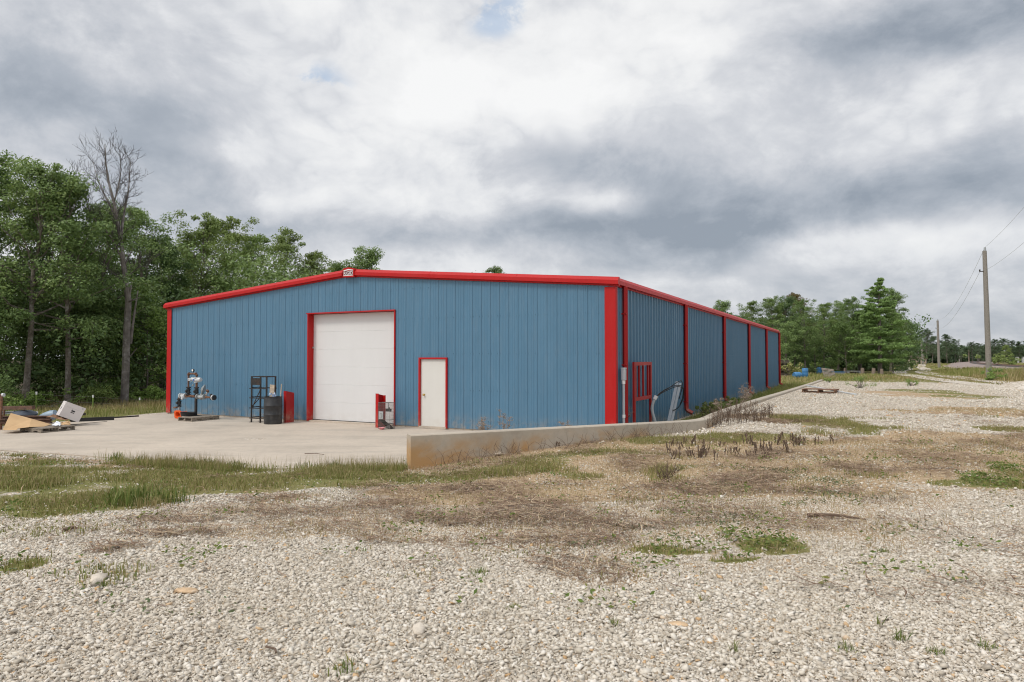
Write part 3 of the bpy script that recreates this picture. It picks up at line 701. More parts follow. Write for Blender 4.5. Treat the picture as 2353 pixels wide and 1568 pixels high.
# pallets
def pallet(label, p, rz, w, d, mat, group=None, n=7, tilt=None, gap=0.35, parts=True, name='wooden_pallet', z0=0.0):
    t = thing(name, label, 'pallet', p, rz, group)
    dk = MB(); bw_ = d / (n + (n - 1) * gap); y = 0
    for i in range(n):
        dk.box((w / 2 + random.uniform(-.008, .008), y + bw_ / 2, 0.121 + random.uniform(-.001, .001)), (w, bw_ * random.uniform(0.93, 1.03), 0.018)); y += bw_ * (1 + gap)
    dk.build('deck', mat, t)
    for x in (0.03, w / 2, w - 0.03):
        st = MB()     # notched stringer
        a, b = 0.0, d
        prof = [(a, 0.021), (d * .16, 0.021), (d * .18, 0.055), (d * .36, 0.055), (d * .38, 0.021), (d * .62, 0.021), (d * .64, 0.055), (d * .82, 0.055), (d * .84, 0.021), (b, 0.021), (b, 0.110), (a, 0.110)]
        st.prism([(x - 0.019, q, z) for q, z in prof], (0.038, 0, 0)); st.build('stringer', mat, t)
    bt = MB()
    for y in (0.05, d * 0.5, d - 0.05): bt.box((w / 2, y, 0.010), (w, 0.09, 0.018))
    bt.build('bottom_board', mat, t)
    if tilt: t.rotation_euler = tilt
    return t
# pipe skid: pallet, tub, cone and the pipework
pc = gp(439.9, 969.5, SL)
pallet('grey pallet under the black tub in front of the pipework', pc - EX * 0.70, PHI, 0.72, 1.12, 'wood_grey')
pz = SL + 0.131
pb = gp(450, 955.5, pz)
t = thing('pipe_manifold', 'rusty pipe assembly with valves and regulators standing by the blue wall', 'pipework', pb, PHI)
def flange(m, c, r, th_, ax):
    d = Vector(ax).normalized() * th_ / 2; m.tube([Vector(c) - d, Vector(c) + d], r, 16)
post = MB().b2((-0.035, -0.035, 0), (0.035, 0.035, 0.635)).build('stand_post', 'steel_black', t)
MB().b2((-0.13, -0.13, -0.001), (0.13, 0.13, 0.012)).build('base_plate', 'steel_black', t)
zm = 0.68
MB().tube([(-0.54, 0, zm), (-0.3, 0, zm), (0.06, 0, zm)], 0.045).build('manifold_pipe', 'rust', t, True); MB().tube([(0.5, 0, zm - .01), (0.80, 0, zm - .02)], 0.035).build('manifold_pipe', 'rust', t, True)
def valve(x, z0, z1, name='gate_valve'):
    m = MB(); h = z1 - z0
    m.tube([(x, 0, z0), (x, 0, z1)], 0.048, 14)
    for f in (0.06, 0.30, 0.70, 0.94): flange(m, (x, 0, z0 + h * f), 0.085, 0.028, (0, 0, 1))
    m.tube([(x, 0.0, z0 + h / 2), (x, -0.12, z0 + h / 2)], 0.035, 10)
    m.lathe([(0.02, 0), (0.06, 0.03), (0.07, 0.08), (0.06, 0.13), (0.02, 0.16)], (x, 0, z0 + h / 2 - 0.08))
    for a in range(6):
        for f in (0.02, 0.98): m.box((x + 0.068 * math.cos(a * 1.047), 0.068 * math.sin(a * 1.047), z0 + h * f), (0.018, 0.018, 0.05))
    return m.build(name, 'black', t, True)
valve(-0.41, 0.72, 0.99); valve(0.02, 0.72, 0.99); valve(-0.90, 0.30, 0.56)
MB().tube([(-0.41, 0, zm), (-0.41, 0, 0.72)], 0.045).build('riser_pipe', 'rust', t, True); MB().tube([(-0.41, 0, 0.99), (-0.41, 0, 1.42), (-0.385, 0, 1.465), (-0.34, 0, 1.48), (-0.06, 0, 1.48), (-0.01, 0, 1.465), (0.02, 0, 1.42), (0.02, 0, 1.36)], 0.034).build('riser_pipe', 'rust', t, True)
MB().tube([(0.02, 0, zm), (0.02, 0, 0.72)], 0.045).build('riser_pipe', 'rust', t, True); MB().tube([(0.02, 0, 0.99), (0.02, 0, 1.17)], 0.04).build('riser_pipe', 'rust', t, True)
for c in ((-0.41, 0, 1.44), (0.02, 0, 1.43), (-0.385, 0, 1.475), (-0.03, 0, 1.475), (-0.3, 0, zm), (-0.24, 0, zm), (-0.15, 0, zm)): fl = MB(); flange(fl, c, 0.05, 0.05, (0, 0, 1) if c[2] != zm and c[2] < 1.46 else (1, 0, 0)); fl.build('pipe_fitting', 'rust', t, True)
rg = MB()
rg.tube([(-0.10, 0, 1.27), (0.14, 0, 1.27)], 0.075, 18); rg.tube([(0.14, 0, 1.27), (0.24, 0, 1.27)], [0.085, 0.065], 18); flange(rg, (0.02, 0, 1.345), 0.085, 0.025, (0, 0, 1)); flange(rg, (0.02, 0, 1.185), 0.085, 0.025, (0, 0, 1))
rg.tube([(-0.24, 0, 1.29), (-0.08, 0, 1.29)], 0.06, 16); rg.box((-0.31, -0.01, 1.28), (0.13, 0.10, 0.09))
regu = rg.build('regulator', 'pale_metal', t, True)
MB().b2((-0.08, -0.080, 1.235), (0.0, -0.076, 1.29)).build('label', 'blue_label', regu); MB().b2((-0.345, -0.0625, 1.278), (-0.285, -0.0605, 1.296)).build('label', 'print', regu)
MB().tube([(-0.16, -0.05, 1.24), (-0.19, -0.08, 1.17), (-0.23, -0.06, 1.18), (-0.2, -0.04, 1.24)], 0.006, 6).build('tubing', 'grey_metal', t, True); MB().tube([(-0.02, -0.05, 1.19), (-0.07, -0.06, 1.10), (-0.12, -0.05, 1.08)], 0.006, 6).build('tubing', 'grey_metal', t, True); MB().tube([(-0.14, -0.05, 1.06), (-0.08, -0.05, 1.09)], 0.022, 8).build('tubing', 'grey_metal', t, True)
ga = MB(); ga.tube([(-0.17, 0, 1.5), (-0.17, 0, 1.57)], 0.014, 8); ga.tube([(-0.17, 0.02, 1.60), (-0.17, -0.03, 1.60)], 0.05, 18); ga.build('gauge', 'steel_black', t, True)
MB().tube([(-0.17, -0.031, 1.60), (-0.17, -0.035, 1.60)], 0.04, 18).build('gauge_face', 'white', t)
lv = MB(); flange(lv, (-0.82, 0, zm), 0.10, 0.03, (1, 0, 0)); lv.tube([(-0.80, 0, zm), (-0.56, 0, zm)], [0.055, 0.06]); flange(lv, (-0.56, 0, zm), 0.10, 0.03, (1, 0, 0)); lv.tube([(-0.69, 0, zm), (-0.69, -0.05, zm - 0.13)], [0.06, 0.04]); lv.box((-0.70, 0, zm + 0.05), (0.12, 0.1, 0.06))
lv.build('strainer', 'pale_metal', t, True)
MB().tube([(-0.80, 0, zm), (-0.86, 0, zm), (-0.895, 0, zm - 0.03), (-0.90, 0, zm - 0.12)], 0.045).build('elbow', 'rust', t, True)
MB().tube([(-0.90, 0, 0.30), (-0.90, 0, 0.10)], 0.04, 14).build('drain_pipe', 'grey_metal', t, True)
MB().tube([(-0.92, 0, 0.255), (-1.0, -0.02, 0.255)], 0.02).tube([(-1.0, -0.02, 0.255), (-1.14, -0.03, 0.25)], [0.035, 0.03]).build('valve_handle', 'rust', t, True)
mv = MB(); flange(mv, (0.10, 0, zm), 0.10, 0.035, (1, 0, 0)); flange(mv, (0.45, 0, zm), 0.10, 0.035, (1, 0, 0)); mv.tube([(0.1, 0, zm), (0.28, 0, zm - 0.03), (0.45, 0, zm)], [0.05, 0.085, 0.05], 16); mv.tube([(0.28, 0, zm), (0.32, 0, zm + 0.12)], [0.06, 0.05], 14); mv.build('control_valve', 'grey_metal', t, True)
rot = Matrix.Rotation(R(68), 3, 'Y') @ Matrix.Rotation(R(25), 3, 'X')
rot = Vector((-0.75, -0.6, 0.25)).to_track_quat('Z', 'Y').to_matrix()
MB().lathe([(0, -0.06), (0.10, -0.05), (0.165, -0.012), (0.175, -0.012), (0.175, 0.012), (0.165, 0.012), (0.11, 0.05), (0.06, 0.075), (0, 0.08)], (0.36, 0.02, zm + 0.25), 30, rot).build('diaphragm_housing', 'grey_metal', t, True)
MB().tube([(0.48, 0.03, zm + 0.05), (0.53, 0.03, zm + 0.15), (0.6, 0.03, zm + 0.17)], 0.03).build('pilot_fitting', 'pale_metal', t, True)
MB().tube([(0.52, 0.03, zm + 0.215), (0.64, -0.02, zm + 0.21), (0.69, -0.06, zm + 0.185)], 0.042).build('pipe_stub', 'rust', t, True)
ef = MB(); flange(ef, (0.85, 0, zm - .02), 0.095, 0.05, (1, 0, 0)); flange(ef, (0.93, 0, zm - .02), 0.09, 0.05, (1, 0, 0)); ef.tube([(0.76, 0, zm + .10), (0.80, 0, zm)], 0.04); ef.build('end_flange', 'black', t, True)
MB().tube([(0.875, 0, zm - .02), (0.905, 0, zm - .02)], 0.097, 16).build('gasket', 'white', t)
tub = pb - EX * 0.17 - EY * 0.16
tag(MB().lathe([(0, 0.012), (0.235, 0.012), (0.24, 0.0), (0.25, 0.0), (0.268, 0.105), (0.282, 0.115), (0.28, 0.125), (0.262, 0.12), (0.235, 0.02), (0, 0.02)], (tub.x, tub.y, pz + 0.001), 36).build('tub', 'rubber', smooth=True), 'shallow black round tub on the grey pallet under the pipework', 'tub')
# cone lying with its base towards the viewer
cc = gp(408, 962.5, SL); d_ = Vector((0.25, 0.95, 0.10)).normalized(); rot = d_.to_track_quat('Z', 'Y').to_matrix()
t = thing('traffic_cone', 'orange traffic cone lying with its open square base to the yard', 'cone', cc)
t.rotation_euler = rot.to_euler(); t.location = cc + Vector((0, 0, 0.148))
bm_ = MB(); s_ = 0.145
n = 32; outer = []; 
for k in range(n):
    a = 2 * math.pi * (k + .5) / n; c, s = math.cos(a), math.sin(a); q = min(1 / max(abs(c), 1e-6), 1 / max(abs(s), 1e-6)); q = min(q, 1.22); outer.append((s_ * c * q, s_ * s * q))
inner = [(0.098 * math.cos(2 * math.pi * (k + .5) / n), 0.098 * math.sin(2 * math.pi * (k + .5) / n)) for k in range(n)]
vs = [(x, y, 0) for x, y in outer] + [(x, y, 0) for x, y in inner] + [(x, y, 0.03) for x, y in outer] + [(x, y, 0.03) for x, y in inner]
fs = []
for k in range(n):
    j = (k + 1) % n; fs += [(k, j, n + j, n + k), (2 * n + k, 3 * n + k, 3 * n + j, 2 * n + j), (k, 2 * n + k, 2 * n + j, j)]
bm_.add(vs, fs); bm_.build('base', 'orange', t)
MB().lathe([(0.098, 0.0), (0.099, 0.03), (0.035, 0.46), (0.02, 0.47), (0.028, 0.45), (0.09, 0.03), (0.098, 0)], n=32).build('cone_body', 'orange', t, True)

# wire cage and bowl
kc = gp(869, 985.5, SL)
t = thing('wire_cage', 'tall wire mesh animal trap standing on end in front of a red guard', 'cage', kc, PHI)
cw, cd, ch_ = 0.44, 0.24, 0.80
m = MB()
def grid(o, u, v, nu, nv):
    o, u, v = Vector(o), Vector(u), Vector(v)
    for i in range(nu + 1): m.bar(o + u * (i / nu), o + u * (i / nu) + v, 0.0032)
    for j in range(nv + 1): m.bar(o + v * (j / nv), o + v * (j / nv) + u, 0.0032)
grid((0, 0, 0), (cw, 0, 0), (0, 0, ch_), 10, 18); grid((0, cd, 0), (cw, 0, 0), (0, 0, ch_), 10, 18)
grid((0, 0, 0), (0, cd, 0), (0, 0, ch_), 5, 18); grid((cw, 0, 0), (0, cd, 0), (0, 0, ch_), 5, 18); grid((0, 0, ch_), (cw, 0, 0), (0, cd, 0), 13, 7)
m.build('wire_mesh', 'screen', t)
m = MB()
for z in (0.0, 0.28, ch_):
    for a, b in (((0, 0), (cw, 0)), ((cw, 0), (cw, cd)), ((cw, cd), (0, cd)), ((0, cd), (0, 0))): m.bar((a[0], a[1], z), (b[0], b[1], z), 0.009)
for a in ((0, 0), (cw, 0), (cw, cd), (0, cd)): m.bar((a[0], a[1], 0), (a[0], a[1], ch_), 0.009)
m.build('frame', 'screen', t)
hp = MB().b2((0.03, -0.022, 0.30), (0.20, -0.008, 0.53)).build('handle_plate', 'galv', t, bevel=0.004)
MB().tube([(0.08, -0.023, 0.48), (0.15, -0.05, 0.48), (0.155, -0.05, 0.34), (0.08, -0.023, 0.34)], 0.006, 6).build('handle', 'screen', hp)
MB().add([(0.02, 0.0, 0.27), (0.22, 0.0, 0.27), (0.42, 0.2, 0.02), (0.2, 0.2, 0.02)], [(0, 1, 2, 3)]).add([(0.02, 0.01, 0.28), (0.22, 0.01, 0.28), (0.42, 0.21, 0.03), (0.2, 0.21, 0.03)], [(0, 1, 2, 3)]).build('drop_door', 'steel_black', t)
MB().add([(0.25, 0.05, 0.03), (0.42, 0.05, 0.0), (0.44, 0.2, 0.0), (0.30, 0.15, 0.17)], [(0, 1, 2), (0, 2, 3), (0, 1, 3), (1, 2, 3)]).build('bait_box', 'steel_black', t)
MB().b2((0.22, 0.08, 0.53), (0.42, 0.11, 0.62)).b2((0.33, 0.085, 0.621), (0.37, 0.105, 0.66)).bar((0.31, 0.1, 0.62), (0.31, 0.1, 0.80), 0.008).build('trip_plate', 'steel_black', t)
bo = gp(877, 987.5, SL)
tag(MB().lathe([(0, 0.008), (0.05, 0.008), (0.055, 0.0), (0.09, 0.055), (0.097, 0.06), (0.095, 0.066), (0.085, 0.058), (0.05, 0.014), (0, 0.014)], bo, 24).build('bowl', 'pink', smooth=True), 'small pink plastic bowl on the concrete by the wire cage', 'bowl')

# ------------------------------------------------------------------ scrap pile at the left edge of the apron
def cq(x, y): return (x * 0.08663, 893.8 + y * 0.08663)     # detail-view pixels to photograph pixels
def q(x, y, Y): a, b = cq(x, y); return at(a, b, Y)
pn = gp(*cq(1082, 1178), SL); pl_ = gp(*cq(430, 1150), SL); pr = gp(*cq(2025, 1085), SL)
pallet('flat weathered pallet in front of the scrap pile', pn, math.atan2((pr - pn).y, (pr - pn).x), 1.02, 0.95, 'wood_grey')
# big white carton resting on one corner
A = q(1770, 335, 21.55); sc_ = 0.0011935
v1 = Vector((-0.155, -0.1335, -0.435)); v2 = Vector((-0.507, 0.60, -0.042)); v3 = Vector((0.435, 0.29, -0.244))
ys3 = v1.normalized(); v2 = v2 - ys3 * v2.dot(ys3); v3 = v3 - ys3 * v3.dot(ys3)
t = thing('carton', 'big white cardboard box tipped on its corner on the scrap pile', 'box', A)
bxm = MB(); P8 = [Vector((0, 0, 0)), v1, v2, v3, v1 + v2, v1 + v3, v2 + v3, v1 + v2 + v3]
bxm.add(P8, [(0, 1, 4, 2), (0, 2, 6, 3), (0, 3, 5, 1), (7, 6, 2, 4), (7, 5, 3, 6)]); body = bxm.build('body', 'card_white', t)
nL = v1.cross(v2).normalized(); nL = nL if nL.y < 0 else -nL; nR = v1.cross(v3).normalized(); nR = nR if nR.y < 0 else -nR
def decal(o, eu, ev, n, u0, u1, w0, w1, mat, nm='printed_mark'):
    p = [eu * a + ev * b + n * 0.003 for a, b in ((u0, w0), (u1, w0), (u1, w1), (u0, w1))]
    return MB().add(p, [(0, 1, 2, 3)]).build(nm, mat, body)
for eu, n in ((v2, nL), (v3, nR)):
    for a0, a1 in ((0.40, 0.49), (0.53, 0.58)): decal(None, eu, v1, n, 0.42, 0.60, a0, a1, 'print')
    decal(None, eu, v1, n, 0.10 if eu is v2 else 0.84, 0.16 if eu is v2 else 0.9, 0.07, 0.14, 'print_grey')
    decal(None, eu, v1, n, 0.12, 0.95, 0.285, 0.292, 'print_grey', 'seam'); decal(None, eu, v1, n, 0.4, 0.46, 0.33, 0.36, 'print_grey')
# tan cardboard sheet leaning on the pile
cs = MB(); Pc = [q(70, 1098, 19.55), q(290, 645, 20.6), q(840, 795, 20.6), q(775, 1020, 19.75), q(1370, 945, 20.7), q(1170, 1005, 20.2), q(480, 1055, 19.6), q(430, 1100, 19.45)]
nrm = Vector((0.0, -0.008, 0.004))
fcs = [(0, 1, 2, 3), (2, 4, 5, 3), (0, 3, 6, 7)]
cs.add(Pc, fcs).add([p + nrm for p in Pc], fcs)
tag(cs.build('cardboard_sheet', 'cardboard', fix=False), 'unfolded tan cardboard sheet leaning on the scrap pile', 'cardboard')
# torn brown cardboard under the carton
def rag_sheet(name, mat, label, cat, quad, n=7, amp=0.05):
    a, b, c, d = quad; vs = []; fs = []
    for i in range(n + 1):
        for j in range(n + 1):
            u, w = i / n, j / n; p = a * (1 - u) * (1 - w) + b * u * (1 - w) + c * u * w + d * (1 - u) * w
            vs.append(p + Vector((random.uniform(-amp, amp), random.uniform(-amp, amp), random.uniform(-amp, amp))))
    for i in range(n):
        for j in range(n): fs.append((i * (n + 1) + j, (i + 1) * (n + 1) + j, (i + 1) * (n + 1) + j + 1, i * (n + 1) + j + 1))
    return tag(MB().add(vs, fs).build(name, mat, fix=False), label, cat)
rag_sheet('torn_cardboard', 'card_brown', 'torn dark brown cardboard under the white carton', 'cardboard', (q(1260, 740, 21.2), q(1800, 830, 21.2), q(1840, 760, 22.0), q(1400, 690, 22.0)), 6, 0.03)
rag_sheet('crumpled_cardboard', 'card_brown', 'crumpled light brown cardboard on the concrete below the white carton', 'cardboard', (q(1600, 975, 20.6), q(1890, 945, 20.9), q(1850, 850, 21.3), q(1640, 880, 21.1)), 5, 0.025).data.materials[0] = M['cardboard']
rag_sheet('paper_sheet', 'paper', 'crumpled white paper behind the flat weathered pallet', 'paper', (q(1375, 975, 20.2), q(1590, 978, 20.2), q(1600, 890, 20.6), q(1500, 850, 20.7)), 4, 0.015)
def beam(label, p, qq, w, h, mat='rust_beam', name='steel_beam', prof='I'):
    p, qq = Vector(p), Vector(qq); d = (qq - p); ln = d.length; m = MB()
    if prof == 'I':
        tt = 0.2 * h
        m.b2((0, -w / 2, 0), (ln, w / 2, tt)); m.b2((0, -w / 2, h - tt), (ln, w / 2, h)); m.b2((0, -w * .12, tt + .0005), (ln, w * .12, h - tt - .0005))
    else: m.b2((0, -w / 2, 0), (ln, w / 2, h))
    o = m.build(name, mat); o.location = p; o.rotation_euler = d.to_track_quat('X', 'Z').to_euler(); return tag(o, label, 'beam')
beam('rusty beam raised above the scrap pile on thin legs', q(-900, 560, 22.6), q(895, 545, 22.0), 0.12, 0.11, prof='B')
for cx_, lb_ in ((110, 'thin rusty prop under the raised beam near its left end'), (640, 'thin rusty prop under the raised beam near its right end')):
    a = q(cx_, 560, 22.1); tag(MB().bar(a, Vector((a.x, a.y, SL)), 0.035).build('beam_prop', 'rust'), lb_, 'prop')
beam('long rusty steel beam lying on the pile beside the white carton', q(-700, 830, 21.3), q(1330, 815, 21.5), 0.16, 0.12)
beam('dark rusty beam low in the pile behind the tan cardboard', q(-600, 960, 20.9), q(1360, 905, 21.2), 0.14, 0.13)
beam('rusty beam on the concrete left of the tan cardboard', q(-800, 930, 20.4), q(170, 910, 20.6), 0.15, 0.13)
beam('grey steel channel lying on top of the scrap pile', q(-600, 690, 22.2), q(420, 660, 22.2), 0.18, 0.09, 'grey_metal', 'steel_channel')
beam('thin black bar sticking out behind the white carton', q(1700, 735, 23.5), q(2260, 700, 23.6), 0.10, 0.08, 'steel_black', 'steel_bar', 'B')
beam('white plastic pipe end on the scrap pile', q(620, 690, 22.4), q(1000, 655, 22.5), 0.07, 0.07, 'white', 'plastic_pipe', 'B')
beam('rusty post standing at the left edge of the scrap pile', Vector((q(10, 420, 20.6).x, 20.6, SL)), q(8, 200, 20.6), 0.055, 0.055, 'rust', 'rusty_post', 'B')
pa, pb2 = q(-500, 235, 20.7), q(60, 165, 20.9)
t = thing('rusty_pipe', 'rusty pipe with a pale round end held at waist height by the fence', 'pipe', pa)
MB().tube([(0, 0, 0), pb2 - pa], 0.03).build('pipe', 'rust', t, True); MB().tube([pb2 - pa, pb2 - pa + Vector((0.06, 0, 0.005))], 0.055, 18).build('end_disc', 'pale_metal', t, True)
m = MB()
m.lathe([(0, 0), (0.34, 0.02), (0.38, 0.08), (0.32, 0.15), (0.2, 0.20), (0, 0.22)], q(640, 740, 22.2), 24)
tag(m.build('tarp_bundle', 'dark_blue', smooth=True), 'dark blue bundle of plastic on the scrap pile', 'tarp')
m = MB(); c0 = q(1160, 740, 22.4); m.lathe([(0.15, 0), (0.16, 0.2), (0.175, 0.23), (0.175, 0.46), (0.16, 0.5), (0.14, 0.6), (0, 0.6)], c0 + Vector((-0.30, 0.2, -0.13)), 24, Matrix.Rotation(R(70), 3, 'Y'))
tag(m.build('pale_drum', 'pale_blue', smooth=True), 'pale blue plastic drum lying behind the white carton', 'drum')
# black edge beams on the far edge of the slab
def flat(px0, py0, px1, py1, z0=SL):
    return gp(px0, py0, z0), gp(px1, py1, z0)
a, b = flat(160, 970, 262, 965.5); beam('thick black beam lying along the edge of the apron', a, b, 0.12, 0.12, 'rubber', 'edge_beam', 'B')
a, b = flat(262, 961.3, 318, 957.5); beam('thin dark timber continuing the black beam along the apron edge', a, b, 0.08, 0.045, 'steel_black', 'edge_timber', 'B')
a, b = flat(160, 977, 246, 969); beam('thin dark rod lying on the concrete in front of the black beam', a, b, 0.02, 0.012, 'steel_black', 'rod', 'B')

# ------------------------------------------------------------------ along the long wall
gz = SL + 0.03
t = thing('gate_frame', 'red steel guard frame with vertical bars standing against the long blue wall', 'gate', BL(0.24, 0.87, gz), PHI)
gh, gw = 2.02, 1.72
def gb(nm, y0, y1, z0, z1, w=0.05): return MB().b2((-w / 2, y0, z0), (w / 2, y1, z1)).build(nm, 'red_dark', t)
gb('post', 0, 0.11, 0, gh, 0.06); gb('post', gw - 0.11, gw, 0, gh, 0.06)
gb('rail', 0.111, gw - 0.111, gh - 0.10, gh, 0.058); gb('rail', 0.111, gw - 0.111, 0.93, 1.03, 0.058)
for f in (0.16, 0.50, 0.90, 1.36): gb('bar', f, f + 0.05, 1.031, gh - 0.101)
t = thing('electrical_box', 'small grey electrical box on a vertical conduit beside the first downspout', 'electrical box', BL(0.09, 0.3, SL), PHI)
MB().b2((0.0, -0.06, 1.56), (0.11, 0.075, 1.86)).b2((-0.005, -0.065, 1.861), (0.118, 0.08, 1.90)).build('box', 'pvc', t, bevel=0.008)
MB().tube([(0.05, 0, 0), (0.05, 0, 1.57)], 0.038, 12).build('conduit', 'pvc', t, True)
MB().tube([(0.05, 0, 1.46), (0.05, 0, 1.57)], 0.05, 12).build('coupling', 'white', t, True); MB().tube([(0.05, 0, 0.55), (0.05, 0, 0.63)], 0.048, 12).build('coupling', 'white', t, True)
Yc = 20.2
cb_ = at(1508, 972, Yc); cb_.z = SL
t = thing('conduit_stub', 'bent grey conduit with black cables rising from the ground by the long wall', 'conduit', cb_)
pth = [at(1509, 985, Yc), at(1505, 968, Yc), at(1498, 945, Yc), at(1499, 930, Yc), at(1504, 918, Yc), at(1508, 911, Yc)]
MB().tube([p - cb_ for p in chaikin([tuple(v) for v in pth], 2) and [Vector(v) for v in chaikin([tuple(v) for v in pth], 2)]], 0.045, 12).build('conduit', 'pvc', t, True)
MB().tube([pth[-2] - cb_, pth[-1] - cb_ + Vector((0.004, 0, 0.012))], 0.058, 12).build('coupling', 'white', t, True)
def cable(pts, Y1, Y2, r=0.013):
    n = len(pts); p3 = [at(x, y, Y1 + (Y2 - Y1) * i / (n - 1)) for i, (x, y) in enumerate(pts)]
    MB().tube([Vector(v) - cb_ for v in chaikin([tuple(v) for v in p3], 3)], r, 6).build('cable', 'rubber', t, True)
def c4(x, y): return ((1700 + x * 0.33158) * 0.78433, (780 + y * 0.33158) * 0.78433)
cable([c4(*v) for v in ((675, 1160), (690, 1130), (740, 1095), (810, 1062), (870, 1050), (910, 1065), (918, 1130), (905, 1190), (870, 1250), (820, 1280), (790, 1258))], 20.2, 20.9)
cable([c4(*v) for v in ((678, 1160), (700, 1125), (780, 1080), (850, 1030), (890, 1008), (905, 1030), (895, 1100), (872, 1175))], 20.2, 21.0)
cable([c4(*v) for v in ((672, 1160), (705, 1130), (790, 1085), (860, 1060), (905, 1075), (912, 1110), (900, 1180), (880, 1225))], 20.25, 21.1)
t = thing('metal_channel', 'pale metal channel leaning diagonally against the long blue wall', 'channel', BL(0.6, 3.2, SL))
a = at(1533, 985, 20.6); b = at(1556, 877, 21.2); o_ = t.location.copy()
dd = Vector((0.098, 0.02, 0))
MB().bar(a - o_, b - o_, 0.085, 0.03).build('leg', 'pvc', t); MB().bar(a - o_ + dd, b - o_ + dd + Vector((0, 0, -0.05)), 0.075, 0.03).build('leg', 'pvc', t)

# ------------------------------------------------------------------ right: pallet and pole on the gravel
pp_ = gt(1842, 903.5) + Vector((0, 0, .035)); _t = pallet('reddish brown pallet lying on the gravel beside the kerb wall', pp_, R(-36), 1.42, 1.0, 'wood_red'); _t.scale = (1, 1, 1.25)
a = gt(1872, 899); a.y += .9; b = gt(1966, 909); t_ = MB(); b.z += 0.04; a.z = T(a.x, a.y) + 0.235
t_.tube([a, b], 0.036, 12); t_.tube([b - (b - a).normalized() * 0.25, b + (b - a).normalized() * 0.02], 0.05, 8)
tag(t_.build('metal_pole', 'pale_metal', smooth=True), 'long galvanised metal pole lying across the reddish pallet', 'pole')

# ------------------------------------------------------------------ clutter behind the lot
def c8(x, y): return ((2280 + x * 0.085) * 0.78433, (1030 + y * 0.085) * 0.78433)
def drum(label, base, rz, lying, mat, r=0.29, h=0.9, name='plastic_barrel', tilt=0, cat='barrel', sq=1.0):
    t = thing(name, label, cat, base, rz, 'blue barrels in the grass')
    rot = Matrix.Rotation(R(90), 3, 'Y') if lying else Matrix.Rotation(R(tilt), 3, 'Y')
    off = Vector((-h / 2, 0, r * 0.8)) if lying else Vector((0, 0, 0))
    MB().lathe([(0, 0.02), (r * .9, 0), (r * .97, 0.04), (r, h * .3), (r * 1.03, h * .33), (r, h * .36), (r, h * .64), (r * 1.03, h * .67), (r, h * .7), (r * .96, h * .95), (r * .88, h), (0, h * .98)], off, 28, rot).build('shell', mat, t, True)
    MB().lathe([(0, h * .981), (0.04, h * .981), (0.04, h * 1.01), (0, h * 1.01)], off + rot @ Vector((r * .6, 0, 0)), 10, rot).build('bung', mat, t, True)
    return t
p = gt(1832, 868); drum('blue barrel lying on its side in the grass', p, R(8), True, 'blue_plastic', 0.31, 0.72)
p = gt(1850, 867); drum('upright blue barrel in front of a grey tree trunk', p, 0, False, 'blue_plastic', 0.30, 0.9)
p = gt(1880.5, 859); drum('tilted blue barrel in front of the brush pile', p, 0, False, 'blue_plastic', 0.31, 0.75, tilt=12)
p = gt(1926.5, 860.5); t = thing('blue_trough', 'long low blue plastic trough behind the leaning pallet', 'trough', p)
MB().prism([(-0.6, -0.2, 0), (0.6, -0.2, 0), (0.62, -0.25, 0.27), (-0.62, -0.25, 0.27)], (0, 0.5, 0)).build('body', 'pale_blue', t); MB().b2((-0.66, -0.29, 0.271), (0.66, 0.29, 0.31)).build('rim', 'blue_plastic', t)
p = gt(1889, 859); tag(rag_sheet('blue_sheet', 'pale_blue', 'pale blue plastic sheet lying by the leaning pallet', 'plastic sheet', (p + Vector((-.5, 0, .05)), p + Vector((.6, 0, .05)), p + Vector((.6, .5, .3)), p + Vector((-.5, .5, .25))), 4, 0.06))
p = gt(1911, 856) + Vector((0, 1.5, 0)); tag(MB().prism([(-0.45, 0, 0), (0.45, 0, 0), (0.5, 0, 0.75), (-0.5, 0, 0.75)], (0, 0.5, 0)).build('green_crate', 'green_plastic', loc=p), 'green plastic crate half hidden in the weeds', 'crate')
p = gt(1906, 867); pallet('grey pallet leaning on edge in the grass between blue plastic scraps', p - Vector((0.55, 0, 0)), 0, 1.25, 1.05, 'wood_grey', tilt=(R(52), R(8), R(6)), gap=0.8)
# pallet stack behind the far corner
p = gt(1797, 864.5)
for i in range(12):
    tz = i * 0.145
    m = MB(); w = 1.2; d = 1.0
    for k_ in range(6): m.box((0, -0.42 + k_ * 0.17, 0.125), (w, 0.11, 0.02))
    for x in (-0.56, 0, 0.56): m.box((x, 0, 0.064), (0.045, d, 0.09))
    for y in (-0.4, 0.4): m.box((0, y, 0.009), (w, 0.1, 0.016))
    o = m.build('stacked_pallet', 'wood_grey'); o.location = p + Vector((random.uniform(-.06, .06) + (0.03 * i if i < 6 else 0.03 * (12 - i)), random.uniform(-.05, .05), tz)); o.rotation_euler = (0, 0, R(random.uniform(-4, 4)))
    tag(o, 'weathered pallet in the tall stack behind the far corner of the shed', 'pallet', 'pallets stacked behind the shed')
p2 = gt(1806, 865.5); o = None
pallet('single bleached pallet on the grass at the foot of the pallet stack', p2 - Vector((0.9, 0, 0)), R(5), 1.6, 0.9, 'wood_pale')
